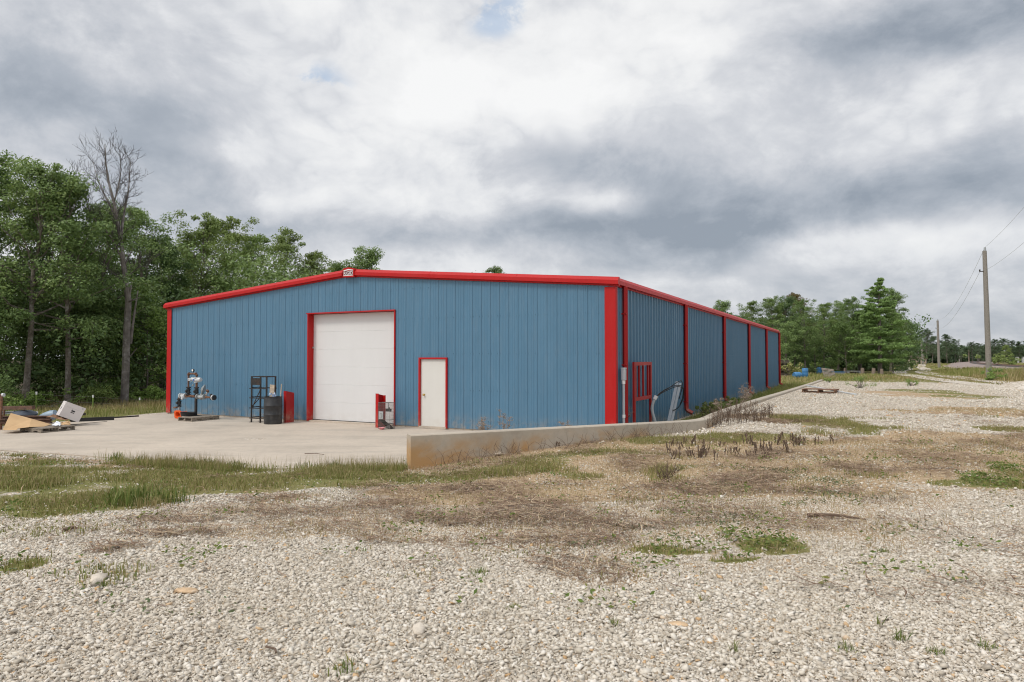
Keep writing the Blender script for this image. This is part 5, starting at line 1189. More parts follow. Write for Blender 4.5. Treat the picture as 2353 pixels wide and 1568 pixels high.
# dead shrub, dead stalks and dry umbels
def branchy(name, mat, seed, n, h, spread, depth=3, r0=.008, flat=1.0, up=1.0):
    rd = random.Random(seed); m = MB()
    def grow(p, d, ln, rad, k):
        q = p + d * ln; mid = (p + q) / 2 + Vector([rd.uniform(-.08, .08) * ln for _ in range(3)]); m.tube([p, mid, q], [rad, rad * .85, rad * .6], 4, False)
        if k > 0:
            for _ in range(rd.choice((2, 2, 3))):
                nd = (d + Vector((rd.gauss(0, .45), rd.gauss(0, .45), rd.gauss(.1 * up, .3)))).normalized(); grow(q if rd.random() < .6 else mid, nd, ln * rd.uniform(.5, .85), rad * .62, k - 1)
    for _ in range(n):
        a = rd.uniform(0, 6.28); d = Vector((math.cos(a) * spread * rd.random(), math.sin(a) * spread * rd.random(), 1)).normalized(); grow(Vector((rd.gauss(0, .05 * flat), rd.gauss(0, .05 * flat), -.01)), d, h * rd.uniform(.35, .55), r0, depth)
    return m.build(name, mat, fix=False)
o = branchy('dry_bush', 'stalk', 21, 16, .30, 1.5, 3, .006); o.location = gt(1530, 1108); tag(o, 'small dark leafless dead bush standing alone in the tan soil', 'dead bush')
stalk_m = []
for sd in range(3):
    rd = random.Random(40 + sd); m = MB()
    for _ in range(3):
        x0, y0, hh = rd.gauss(0, .03), rd.gauss(0, .03), rd.uniform(.10, .21); dx, dy = rd.gauss(0, .03), rd.gauss(0, .03); m.tube([(x0, y0, -.01), (x0 + dx, y0 + dy, hh)], [.006, .004], 4)
        for k in range(7): z = hh * (.35 + .65 * k / 7); m.tube([(x0 + dx * z / hh, y0 + dy * z / hh, z - .015), (x0 + dx * z / hh + rd.gauss(0, .012), y0 + dy * z / hh + rd.gauss(0, .012), z + .025)], [.009, .004], 4)
    stalk_m.append(m.build('dead_stalk', 'stalk', fix=False))
rd = random.Random(5); cnt = 0
for (cx_, cy_, rx_, ry_, nn_) in ((1660, 1036, 120, 18, 24), (1740, 1032, 70, 12, 10), (1850, 1018, 70, 9, 10), (1590, 1045, 60, 14, 8), (1445, 1000, 100, 6, 8), (1230, 1022, 60, 6, 6)):
    for _ in range(nn_):
        p = gt(cx_ + rd.uniform(-1, 1) * rx_, cy_ + rd.uniform(-1, 1) * ry_); k = cnt % 3; o = stalk_m[k] if cnt < 3 else stalk_m[k].copy()
        if cnt >= 3: COL.objects.link(o)
        o.location = p; s_ = rd.uniform(.7, 1.25); o.scale = (s_, s_, s_); o.rotation_euler = (0, 0, rd.uniform(0, 6.28)); cnt += 1
        tag(o, 'dark dead weed stalk standing in the tan soil near the kerb wall', 'dead stalk', 'dead stalks in the tan soil')
def umbel(label, px, py, h, seed, lean):
    rd = random.Random(seed); m = MB(); hd = MB(); p = gt(px, py)
    def grow(a, d, ln, rad, k):
        b = a + d * ln; m.tube([a, (a + b) / 2 + Vector((rd.gauss(0, .01), rd.gauss(0, .01), 0)), b], [rad, rad * .9, rad * .7], 4, False)
        if k == 0:
            for _ in range(9):
                e = b + Vector((rd.gauss(0, .032), rd.gauss(0, .032), rd.uniform(.0, .045))); m.tube([b, e], [.0022, .0016], 3, False); m.box(e, (.0085, .0085, .0085))
        else:
            for _ in range(rd.choice((2, 3))): grow(b if rd.random() < .5 else a.lerp(b, .7), (d + Vector((rd.gauss(0, .38), rd.gauss(0, .38), .15))).normalized(), ln * rd.uniform(.45, .75), rad * .68, k - 1)
    for _ in range(2): grow(Vector((rd.gauss(0, .06), rd.gauss(0, .06), -.01)), Vector((lean + rd.gauss(0, .12), rd.gauss(0, .1), 1)).normalized(), h * .42, .0075, 3)
    t = thing('dry_umbel', label, 'dead weed', p); m.build('stem', 'umbel', t, fix=False)
umbel('tall dry umbel weed against the wall near the walk door', 1112, 1040, .92, 61, -.05); umbel('tall dry umbel weed right of the one near the walk door', 1150, 1036, 1.0, 62, .15); umbel('leaning dry umbel weed beside the flat part of the kerb wall', 1190, 1030, .55, 65, .5)
umbel('tall dry umbel weed in front of the red corner trim', 1400, 1008, 1.05, 63, -.1); umbel('dry umbel weed in front of the grey conduit', 1425, 1006, .95, 64, .2); umbel('short dry umbel weed low on the wall below the blue siding', 1290, 1018, .6, 66, .1)
umbel('dry umbel weed rising over the bend of the kerb wall', 1690, 962, .95, 67, .1); umbel('dry umbel weed near the third downspout', 1720, 945, .85, 68, .0); umbel('dry umbel weed at the foot of the wall bend', 1660, 972, .75, 69, -.1)
m = MB(); rd = random.Random(9)
for _ in range(170):       # thicket of brown weeds along the bend of the wall
    px = rd.uniform(1612, 1775); p = gt(px, 975 - (px - 1612) * .13 + rd.uniform(-4, 12)); h = rd.uniform(.2, .62) * (1 - .35 * abs(px - 1690) / 90)
    q2 = p + Vector((rd.gauss(0, .07), rd.gauss(0, .07), h)); m.tube([p, q2], [.006, .003], 3, False)
    for k in range(6): z = rd.uniform(.25, 1); c = p.lerp(q2, z); m.tube([c, c + Vector((rd.gauss(0, .045), rd.gauss(0, .045), rd.uniform(.0, .07)))], [.005, .003], 3, False)
tag(m.build('dry_thicket', 'stalk', fix=False), 'thicket of brown dead weeds along the bend of the kerb wall', 'dead weeds')
m = MB()
for _ in range(130):       # dead vines at the foot of the straight wall
    t_ = rd.random(); a = Vector((-1.6 + 5.6 * t_, 13.5 + 2.75 * t_, 0)) + Vector((.447, -.894, 0)) * rd.uniform(.16, .3); a.z = T(a.x, a.y); pts = [a]
    d = Vector((rd.gauss(0, .5), rd.gauss(0, .2), 1)).normalized()
    for k in range(4): d = (d + Vector((rd.gauss(0, .3), rd.gauss(0, .12), -.12))).normalized(); pts.append(pts[-1] + d * rd.uniform(.04, .11))
    m.tube(pts, [.004, .004, .003, .003, .002], 3, False)
tag(m.build('dead_vines', 'stalk', fix=False), 'tangle of thin dead vines at the foot of the straight kerb wall', 'dead vines')
for i, (px0, py0, px1, py1, lb_) in enumerate(((145, 1225, 180, 1222, 'short dark branch lying on the gravel below the grass strip'), (1855, 1190, 1990, 1200, 'long dark branch lying on the gravel right of the green weeds'), (612, 1498, 634, 1512, 'small curved twig in the foreground gravel'), (700, 1046, 745, 1048, 'thin brown stick lying on the apron'))):
    a, b = (gt(px0, py0), gt(px1, py1)) if i < 3 else (gp(px0, py0, SL), gp(px1, py1, SL)); up = Vector((0, 0, .03)); mm = a.lerp(b, .5) + (Vector((.02, .01, .0)) if i == 2 else Vector((.01, .05, .01))); m = MB().tube([a + up, mm + up, b + up], [.02 if i < 2 else .008, .016 if i < 2 else .007, .006], 6)
    tag(m.build('fallen_branch', 'stalk'), lb_, 'branch')

# ------------------------------------------------------------------ trees
def leaf_quads(C, rad, per, size, r, flat=.62, upw=.5, center=None, aspect=.52):
    n = len(C) * per; c = np.repeat(C, per, 0); rr = np.repeat(rad, per)
    d = r.normal(size=(n, 3)); d /= np.linalg.norm(d, axis=1)[:, None]; u = r.uniform(0, 1, n) ** .42
    P = c + d * (rr * u)[:, None] * np.array([1, 1, flat])
    nn = d * .55 + r.normal(size=(n, 3)) * .55 + np.array([-.18, -.3, upw * 1.25]); nn /= np.linalg.norm(nn, axis=1)[:, None]
    t = np.cross(nn, r.normal(size=(n, 3))); t /= np.linalg.norm(t, axis=1)[:, None]; b = np.cross(nn, t); s = (size * r.uniform(.65, 1.35, n))[:, None]
    V = np.stack([P - t * s * .5, P + b * s * aspect * .5 + t * s * .05, P + t * s * .5 - nn * s * .12, P - b * s * aspect * .5 + t * s * .05], 1).reshape(-1, 3)
    return V, np.arange(n * 4).reshape(-1, 4)
def tree_data(seed, H, Rr, cb, nl, csize, per, leaf, tr=.16, lean=(0, 0), topheavy=.5, nsub=4):
    r = np.random.default_rng(seed); rd = random.Random(seed); m = MB(); k = 9
    tp = [Vector((lean[0] * f + rd.gauss(0, .012) * H * f, lean[1] * f + rd.gauss(0, .012) * H * f, H * .95 * f - (.3 if f == 0 else 0))) for f in [i / (k - 1) for i in range(k)]]
    m.tube(tp, [tr * (1.25 if i == 0 else 1 - .85 * i / (k - 1)) for i in range(k)], 9, False)
    C = []; RD = []
    for i in range(nl):
        s = (i + rd.random()) / nl; f = cb + (0.98 - cb) * s; j = min(k - 2, int(f * (k - 1))); p0 = tp[j].lerp(tp[j + 1], f * (k - 1) - j)
        prof = (s + .16) ** topheavy * (1.06 - s) ** .55 * 1.45; Ln = Rr * prof * rd.uniform(.7, 1.2); az_ = i * 2.4 + rd.uniform(-.5, .5); el_ = R(8 + 60 * s + rd.uniform(-14, 14))
        d = Vector((math.cos(az_) * math.cos(el_), math.sin(az_) * math.cos(el_), math.sin(el_))); pts = [p0]
        for q_ in range(4): d = (d + Vector((rd.gauss(0, .16), rd.gauss(0, .16), .07))).normalized(); pts.append(pts[-1] + d * Ln / 4)
        r0 = tr * .38 * (1 - .6 * s); m.tube(pts, [r0, r0 * .8, r0 * .6, r0 * .4, r0 * .2], 5, False)
        for q_ in range(nsub):
            b = pts[1 + q_ % 4].copy() if q_ else pts[4]; o = Vector((rd.gauss(0, 1), rd.gauss(0, 1), rd.gauss(.15, .6))).normalized() * Ln * rd.uniform(.15, .42) if q_ else Vector((0, 0, 0)); e = b + o
            if q_: m.tube([b, e], [r0 * .35, r0 * .12], 4, False)
            C.append(e[:]); RD.append(csize * rd.uniform(.6, 1.25) * (1.0 if s < .85 else .75))
    V, F = leaf_quads(np.array(C), np.array(RD), per, leaf, r); return m, V, F
def tree(name, label, cat, base, data, leafm, group=None, rz=0, sc=1.0, barkm='bark'):
    m, V, F = data; t = thing(name, label, cat, base, rz, group); m.build('trunk', barkm, t, True, fix=False); np_mesh('crown', V, F, leafm, t); t.scale = (sc, sc, sc); return t
def clone(src, label, base, rz, sc, leafm=None, szz=None, group=None):
    c = copy_tree(src); c.location = base; c.rotation_euler = (0, 0, rz); c.scale = (sc, sc, szz or sc); c['label'] = label
    if group: c['group'] = group
    if leafm:
        for ch in c.children:
            if ch.name.startswith('crown'): ch.data = ch.data.copy(); ch.data.materials[0] = M[leafm]
    return c
GL = 'trees of the wood left of the shed'; GR = 'trees of the wood behind the lot'
def base(px, Y, dz=0):
    p = at(px, 800, Y); return Vector((p.x, p.y, T(p.x, p.y) - .05 + dz))
dA = tree_data(8, 13.6, 3.7, .34, 34, .74, 125, .165, .19, (.7, 0), .35); dB = tree_data(2, 11.0, 3.4, .32, 32, .70, 120, .16, .15, (0, 0), .4); dC = tree_data(3, 11.8, 3.3, .2, 32, .68, 115, .16, .15, (-.3, .2), .55)
dD = tree_data(4, 12.0, 4.0, .20, 38, .74, 115, .165, .16, (.3, 0), .6); dU = tree_data(5, 5.2, 2.3, .08, 22, .55, 100, .14, .06, (.2, 0), .35, 3)
A = tree('oak_tree', 'tallest leafy oak at the left end of the wood, behind the scrap pile', 'tree', base(58, 33.2), dA, 'leaf', GL, .2, .86)
Bt = tree('oak_tree', 'leafy oak with a straight trunk between the tallest oak and the dead tree', 'tree', base(157, 34.5), dB, 'leaf', GL)
Ct = tree('oak_tree', 'rounded oak just behind the bare dead tree', 'tree', base(325, 44), dC, 'leaf', GL)
Dt = tree('olive_tree', 'airy yellowish green tree above the left eave of the shed', 'tree', base(452, 50), dD, 'leaf_olive', GL); Dt.name = 'hickory_tree'
Ut = tree('young_tree', 'young bushy tree filling the gap under the tallest oak', 'tree', base(105, 37.5), dU, 'leaf', GL)
clone(A, 'oak with its trunk cut by the left edge of the photo', base(-30, 34), 2.1, .92); clone(A, 'oak at the very left, mostly outside the frame', base(-130, 33), 4.0, .95)
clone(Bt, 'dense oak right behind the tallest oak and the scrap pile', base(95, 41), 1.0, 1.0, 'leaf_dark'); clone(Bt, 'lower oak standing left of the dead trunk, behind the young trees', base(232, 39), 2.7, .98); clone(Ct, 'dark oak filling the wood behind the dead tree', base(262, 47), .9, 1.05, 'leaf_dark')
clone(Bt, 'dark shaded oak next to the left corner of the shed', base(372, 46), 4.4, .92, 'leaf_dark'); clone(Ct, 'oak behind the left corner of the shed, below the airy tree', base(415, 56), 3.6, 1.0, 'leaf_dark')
clone(Dt, 'second airy yellowish tree, right of the first above the eave', base(530, 57), 2.2, 1.10, 'leaf_olive'); clone(Ct, 'green oak with a lobed crown above the middle of the left roof slope', base(578, 60), 5.0, 1.10, 'leaf'); clone(Dt, 'lower yellow green tree above the left roof slope near the ridge', base(648, 66), .8, 1.14, 'leaf_olive'); clone(Ct, 'round olive tree closest to the ridge sign on its left', base(708, 68), 2.9, 1.06, 'leaf_olive')
clone(Bt, 'green treetop peeking out just right of the ridge sign', base(838, 82), .5, 1.33, 'leaf'); clone(Bt, 'green treetop left of the lowest gap behind the ridge sign', base(790, 80), 3.9, 1.18, 'leaf'); clone(Ct, 'single twig of a treetop just visible above the right roof slope', base(1138, 100), 1.9, 1.25, 'leaf')
ul = (('young bushy tree between the two nearest fence posts', 185, 37.5, 1.0, .5), ('young tree right of the dead trunk with pale green leaves', 338, 40, 1.15, 2.0), ('young tree directly left of the dead trunk', 232, 38.5, 1.05, 3.1), ('young tree at the left edge above the rusty pipe', 20, 36, 1.05, 4.4), ('young tree close behind the third fence post', 205, 39, 1.2, 5.2), ('low young tree left of the left edge rusty post', -50, 31, 1.0, 1.4))
for lb_, px, Y, sc, rz in ul: clone(Ut, lb_, base(px, Y), rz, sc, 'bush' if 'pale' in lb_ else None)
# dark depth of the wood: an uncountable mass behind the front rows
def woods(name, spots, leafm, hs, seed, per=900, leaf=.5, low=.02):
    r = np.random.default_rng(seed); Vs = []; Fs = []; n = 0
    for (x, y) in spots:
        H = r.uniform(*hs); z0 = T(x, y); c = np.stack([r.normal(0, 1.5, 26), r.normal(0, 1.5, 26), z0 + H * r.uniform(low, .97, 26) ** .8], -1) + np.array([x, y, 0]); V, F = leaf_quads(c, r.uniform(.8, 1.5, 26), per // 26, leaf, r); Vs.append(V); Fs.append(F + n); n += len(V)
    return tag(np_mesh(name, np.concatenate(Vs), np.concatenate(Fs), leafm), kind='stuff')
rr_ = np.random.default_rng(3); sp_ = []
for lx_ in np.arange(-46, -27.5, 2.6):
    for ly_ in np.arange(-4, 96, 2.8):
        if lx_ > -31 and ly_ < 16: continue
        q_ = BL(lx_ + rr_.uniform(-1, 1), ly_ + rr_.uniform(-1, 1)); 
        if q_.y > 34: sp_.append((q_.x, q_.y))
inv_ = [(p_, lb(p_[0], p_[1])[1]) for p_ in sp_]
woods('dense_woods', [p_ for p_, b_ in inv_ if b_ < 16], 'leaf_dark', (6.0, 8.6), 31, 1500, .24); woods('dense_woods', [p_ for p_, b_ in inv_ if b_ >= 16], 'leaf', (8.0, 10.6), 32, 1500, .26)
# the dead tree
M['twig'] = simple('dark_twigs', (0.085, 0.075, 0.07), 0.9, 0.1)
Yd = 36.0
def dpt(px, py, dy=0): 
    return at(px, py, Yd + dy)
dbase = Vector((at(285, 930, Yd).x, Yd, T(at(285, 930, Yd).x, Yd)))
t = thing('dead_tree', 'bare grey dead tree with many thin twigs rising above the wood', 'tree', dbase)
tr_ = MB(); tw = MB(); rd = random.Random(13)
def stem(pts, r0, r1, dys=None):
    P = [dpt(px, py, (dys or [0] * len(pts))[i]) - dbase for i, (px, py) in enumerate(pts)]; n = len(P); tr_.tube(P, [r0 + (r1 - r0) * i / (n - 1) for i in range(n)], 8, False); return P
stems = []
main = stem([(285, 945), (289, 850), (291, 770), (295, 690), (288, 640), (283, 600), (277, 550), (270, 505), (262, 465), (250, 420), (243, 375), (241, 332)], .21, .02)
stems.append((main[6:], .07)); 
stems.append((stem([(277, 555), (281, 520), (287, 480), (295, 440), (298, 405), (300, 372)], .075, .012, [0, .3, .6, .9, 1.0, 1.1]), .05))
stems.append((stem([(283, 600), (268, 570), (255, 545), (238, 525), (219, 508), (205, 480), (192, 448), (182, 422)], .07, .01, [0, -.3, -.6, -.8, -1, -1.2, -1.3, -1.4]), .04))
stems.append((stem([(270, 510), (252, 470), (236, 440), (222, 405), (214, 372)], .06, .01, [0, .4, .8, 1.1, 1.3]), .045))
stems.append((stem([(262, 465), (272, 430), (278, 395), (276, 360)], .045, .008, [0, -.5, -.8, -1]), .04))
stem([(295, 690), (300, 665), (305, 640)], .07, .03); stem([(293, 695), (310, 688), (324, 684)], .05, .02, [0, -.5, -.8]); stem([(300, 790), (306, 740), (312, 700), (317, 668)], .08, .03, [.2, .3, .4, .5]); stem([(290, 830), (303, 815), (315, 800)], .05, .015); stem([(283, 620), (295, 590), (306, 570)], .05, .015)
stems.append((stem([(288, 650), (262, 630), (240, 612)], .04, .01), .02)); stems.append((stem([(287, 640), (310, 622), (322, 612)], .04, .01), .02))
def twig(p, d, ln, rad, k):
    pts = [p]
    for _ in range(3): d = (d + Vector((rd.gauss(0, .22), rd.gauss(0, .22), rd.gauss(.06, .16)))).normalized(); pts.append(pts[-1] + d * ln / 3)
    tw.tube(pts, [rad, rad * .8, rad * .6, rad * .4], 4, False)
    if k > 0:
        for j in (1, 2, 3, 3): twig(pts[j], (d + Vector((rd.gauss(0, .5), rd.gauss(0, .5), rd.gauss(.18, .3)))).normalized(), ln * rd.uniform(.45, .75), max(rad * .6, .007), k - 1)
for P, r0 in stems:
    for i in range(len(P) - 1):
        for _ in range(5):
            f = rd.random(); p = P[i].lerp(P[i + 1], f); d = (P[i + 1] - P[i]).normalized() + Vector((rd.gauss(0, .55), rd.gauss(0, .55), rd.gauss(.1, .3))); twig(p, d.normalized(), rd.uniform(.45, .95), max(.011, r0 * .3 * (1 - i / len(P))), 2)
tr_.build('trunk', 'bark_dead', t, True, fix=False); tw.build('twigs', 'twig', t, fix=False)
# bushes and weeds along the wood edge
dBu = None
def bush(label, p, w, h, seed, leafm='bush', n=26, per=60, leaf=.11, name='bush'):
    r = np.random.default_rng(seed); t = thing(name, label, 'bush', p); c = np.stack([r.normal(0, w * .36, n), r.normal(0, w * .3, n), h * r.uniform(.12, .92, n)], -1); V, F = leaf_quads(c, np.full(n, h * .22) * r.uniform(.7, 1.3, n), per, leaf, r, .9); np_mesh('foliage', V, F, leafm, t)
    m = MB(); 
    for k in range(min(n, 10)): m.tube([(0, 0, -.05), tuple(c[k] * .5), tuple(c[k])], [.02, .014, .006], 4, False)
    m.build('stem', 'bark', t, fix=False)
bush('bright green bush at the wood edge beside the left corner of the shed', base(352, 38), 2.2, 1.0, 1); bush('low bright bush left of the one by the shed corner', base(322, 37), 1.4, .6, 2); bush('leafy bush under the first fence post', base(92, 33), 1.5, .8, 3, 'bush'); bush('large leafy bush behind the rusty beam', base(35, 33), 2.6, 1.0, 4, 'bush'); bush('pale feathery bush behind the white carton', base(235, 35), 1.2, 1.0, 5, 'leaf_olive'); bush('bush at the left end below the young tree', base(-20, 30), 2.0, 1.0, 6, 'bush'); bush('small bush against the base of the corner trim', base(380, 37), 1.0, .8, 7, 'bush')
def gb_(px, py, dy=0): p = gt(px, py); p.y += dy; p.z = T(p.x, p.y); return p
bush('weedy green bush right of the pallet stack', gb_(1815, 866, 2), 3.0, 1.5, 8, 'grass', 30, 60, .2); bush('weedy green mound behind the trough', gb_(1925, 858, 4), 3.4, 1.5, 9, 'bush', 26, 50, .2); bush('weedy bush behind the trestle', gb_(1838, 860, 5), 3.0, .9, 10, 'grass', 20, 50, .2); bush('tall green weed bush at the foot of the nearest utility pole', gb_(2275, 875, 0), 1.2, .9, 11, 'bush', 18, 50, .12); bush('reddish brown shrub on the ballast bank', gb_(2225, 856, 0), 4.0, .6, 12, 'brown_leaf', 26, 50, .25); bush('dark shrub right of the nearest pole beside the rails', at(2292, 838, 128), 4.5, 1.9, 13, 'leaf_olive', 26, 50, .3)
bush('small feathery green weed standing in the gravel lot', gt(1977, 893), .7, .7, 14, 'bush', 16, 40, .06, 'gravel_weed'); bush('tiny green weed left of the feathery one in the gravel lot', gt(1905, 881), .4, .3, 15, 'bush', 8, 40, .07, 'gravel_weed'); bush('green weed by the second downspout', BL(.75, 8.2, SL), .7, .5, 16, 'weed', 16, 60, .08, 'wall_weed'); bush('green weed by the third downspout', BL(.8, 14.4, SL), .7, .5, 17, 'weed', 16, 50, .08, 'wall_weed'); bush('green weed between the second and third downspouts', BL(.6, 11.2, SL), .5, .45, 18, 'weed', 12, 50, .08, 'wall_weed')
bush('grassy green weed right of the lot near the road', gt(2095, 888), .7, .45, 19, 'bush', 12, 30, .07, 'gravel_weed')
p_ = along(fe, 26, .1, .5)
for i, (x_, y_) in enumerate(p_):
    if x_ < -8.5: continue
    o = tufts[1].copy(); COL.objects.link(o); o.location = (x_, y_, T(x_, y_)); o.scale = (1.6, 1.6, 2.4); tag(o, 'leafy green weed in the grass fringe along the apron edge', 'weed', 'weeds along the apron edge'); o.name = 'edge_weed'

# right-hand wood behind the lot
rt = (('leftmost round treetop over the far end of the eave', 1655, 92, 'B', .83, 'leaf'), ('broad oak behind the pallet stack', 1722, 84, 'C', .73, 'leaf'), ('oak directly over the far corner of the shed', 1775, 84, 'A', .67, 'leaf'), ('green oak behind the upright blue barrel', 1806, 90, 'B', .86, 'leaf_dark'),
      ('pale green oak with a grey trunk behind the upright blue barrel', 1850, 79, 'D', .67, 'leaf'), ('oak left of the pine, behind the brush pile', 1892, 84, 'C', .71, 'leaf'), ('oak with a high crown behind the leaning pallet', 1925, 88, 'A', .65, 'leaf'), ('smaller oak just left of the pine', 1962, 84, 'D', .72, 'leaf'), ('browned treetop among the green oaks', 1832, 95, 'D', .84, 'brown_leaf'),
      ('dark dense oak directly behind the pine', 2045, 92, 'A', .79, 'leaf'), ('low oak at the right edge of the wood behind the pine', 2052, 100, 'C', .76, 'leaf_dark'))
src = {'A': A, 'B': Bt, 'C': Ct, 'D': Dt}
for i, (lb_, px, Y, k, sc, lm) in enumerate(rt): clone(src[k], lb_, base(px, Y), i * 1.9 + .4, sc, lm, None, GR)
for i, (lb_, px, Y, sc) in enumerate((('young tree under the oaks behind the pallet stack', 1802, 78, 1.1), ('young tree under the oaks between barrel and brush pile', 1872, 82, 1.0), ('young tree under the oaks left of the pine', 1945, 81, 1.1), ('young tree under the pine on its right side', 2052, 84, 1.25), ('young tree in the wood left of the grey trunk', 1825, 81, 1.1))): clone(Ut, lb_, base(px, Y), i * 1.3, sc, 'leaf', None, GR)
sp_ = []
for px in np.arange(1640, 2075, 11):
    for Y in (96, 102, 108): p = at(px + rr_.uniform(-5, 5), 800, Y + rr_.uniform(-2, 2)); sp_.append((p.x, p.y))
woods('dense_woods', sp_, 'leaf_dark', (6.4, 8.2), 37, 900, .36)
# white pines
def pine(label, b, H, Rr, seed):
    r = np.random.default_rng(seed); rd = random.Random(seed); m = MB(); m.tube([(0, 0, -.3), (0.05, 0, H * .5), (0, 0, H)], [.26, .16, .02], 10, False); C = []; RD = []; z = 1.5
    while z < H - .3:
        s = (z - 1.5) / (H - 1.5); Lr = Rr * min(1, (s + .34) * 2.0) * (1 - s) ** .80; nb = 6 if s < .75 else 5
        for k in range(nb):
            a = rd.uniform(0, 6.28); Ln = Lr * rd.uniform(.55, 1.15) + .14; up_ = .05 + .30 * s; d = Vector((math.cos(a), math.sin(a), up_)); e = Vector((0, 0, z)) + d * Ln; e.z += Ln * .06 - (.25 if s < .4 else 0) * rd.random(); m.tube([(0, 0, z), ((e.x) * .55, e.y * .55, z + (e.z - z) * .4), e], [.045, .03, .01], 5, False)
            for f in (.40, .6, .8, 1.0):
                if Ln * f < .25: continue
                for _ in range(2): C.append((e.x * f + rd.gauss(0, .17 * Ln), e.y * f + rd.gauss(0, .17 * Ln), z + (e.z - z) * f * f + rd.gauss(0, .05))); RD.append(rd.uniform(.34, .62) * (1 - .62 * s))
        z += rd.uniform(.38, .62)
    V, F = leaf_quads(np.array(C), np.array(RD), 44, .30, r, .34, .3, aspect=.22); t = thing('pine_tree', label, 'tree', b, 0, GR); m.build('trunk', 'bark', t, True, fix=False); np_mesh('crown', V, F, 'needle', t)
pb_ = base(2021, 78); pine('tall layered white pine standing in front of the wood by the lot', pb_, at(2022, 638, 78).z - pb_.z, 3.1, 5)
pb_ = base(1975, 84); pine('shorter pine merging into the oaks left of the tall pine', pb_, 8.0, 2.8, 6)

# far trees beyond the railway
far = [(2092, 190, 'B', .86, 'dense far tree right of the pine at the road bend'), (2110, 215, 'C', .95, 'far tree behind the small house'), (2128, 225, 'A', .92, 'dark far tree behind the leaning pole'), (2142, 245, 'B', .95, 'far tree just left of the mid distance pole'), (2176, 235, 'D', .88, 'far tree with an open crown right of the mid distance pole'), (2195, 260, 'C', .85, 'far tree with a flat top behind the lamp pole'), (2208, 300, 'B', .82, 'small dark far tree in the low gap of the treeline'), (2234, 330, 'A', .86, 'far tree left of the lowest gap'), (2250, 320, 'C', .92, 'far tree behind the distant grey pole'), (2268, 300, 'B', .98, 'far tree directly left of the nearest pole'), (2284, 300, 'D', .98, 'far tree directly right of the nearest pole'), (2303, 310, 'A', .96, 'tall far tree right of the nearest pole'), (2322, 300, 'C', .98, 'far tree above the white cabinet'), (2342, 300, 'B', .98, 'far tree at the right edge of the photo'), (2362, 300, 'A', .9, 'far tree cut by the right edge of the photo')]
for i, (px, Y, k, sc, lb_) in enumerate(far): clone(src[k], lb_, base(px, Y), i * 2.3, sc * 1.0, 'leaf_haze', sc * (.82 if Y > 270 else .9), 'far trees beyond the railway')
clone(Ut, 'small yellowish far tree beside the distant pole with a box', base(2313, 285), 1.0, 1.35, 'leaf_olive', None, 'far trees beyond the railway')
sp_ = []
for px in np.arange(2072, 2420, 5.5):
    for Y in (262, 345, 360): 
        if Y == 262 and px > 2190: Y = 340
        p = at(px + rr_.uniform(-3, 3), 800, Y + rr_.uniform(-6, 6)); sp_.append((p.x, p.y))
woods('far_woods', sp_, 'leaf_haze', (6.5, 8.4), 39, 390, 1.0)

# ------------------------------------------------------------------ sky, sun, camera
W = bpy.data.worlds.new('World'); SC.world = W; W.use_nodes = True
nt = W.node_tree; nt.nodes.clear()
out = nt.nodes.new('ShaderNodeOutputWorld'); bg = nt.nodes.new('ShaderNodeBackground'); nt.links.new(bg.outputs[0], out.inputs[0])
SUN_AZ, SUN_EL = R(-128), R(50)      # azimuth from +Y towards +X: behind the camera, to the left
sky = nt.nodes.new('ShaderNodeTexSky'); sky.sky_type = 'NISHITA'; sky.sun_disc = False; sky.sun_elevation = SUN_EL; sky.sun_rotation = SUN_AZ
sky.air_density = 1.0; sky.dust_density = 1.5; sky.ozone_density = 1.2
STR = 0.1; bg.inputs['Strength'].default_value = STR
tc = nt.nodes.new('ShaderNodeTexCoord').outputs['Generated']
sepd = N(nt, 'ShaderNodeSeparateXYZ'); L(nt, tc, sepd.inputs[0]); dx, dy, dz = sepd.outputs
zc = math_(nt, 'MAXIMUM', dz, 0.0)
den = math_(nt, 'ADD', zc, 0.10)
cmb = N(nt, 'ShaderNodeCombineXYZ'); L(nt, math_(nt, 'DIVIDE', dx, den), cmb.inputs[0]); L(nt, math_(nt, 'DIVIDE', dy, den), cmb.inputs[1]); cmb.inputs[2].default_value = 3.7
plane = cmb.outputs[0]
az = math_(nt, 'ARCTAN2', dx, dy); el = math_(nt, 'ARCSINE', dz)
ae = N(nt, 'ShaderNodeCombineXYZ'); L(nt, az, ae.inputs[0]); L(nt, el, ae.inputs[1])
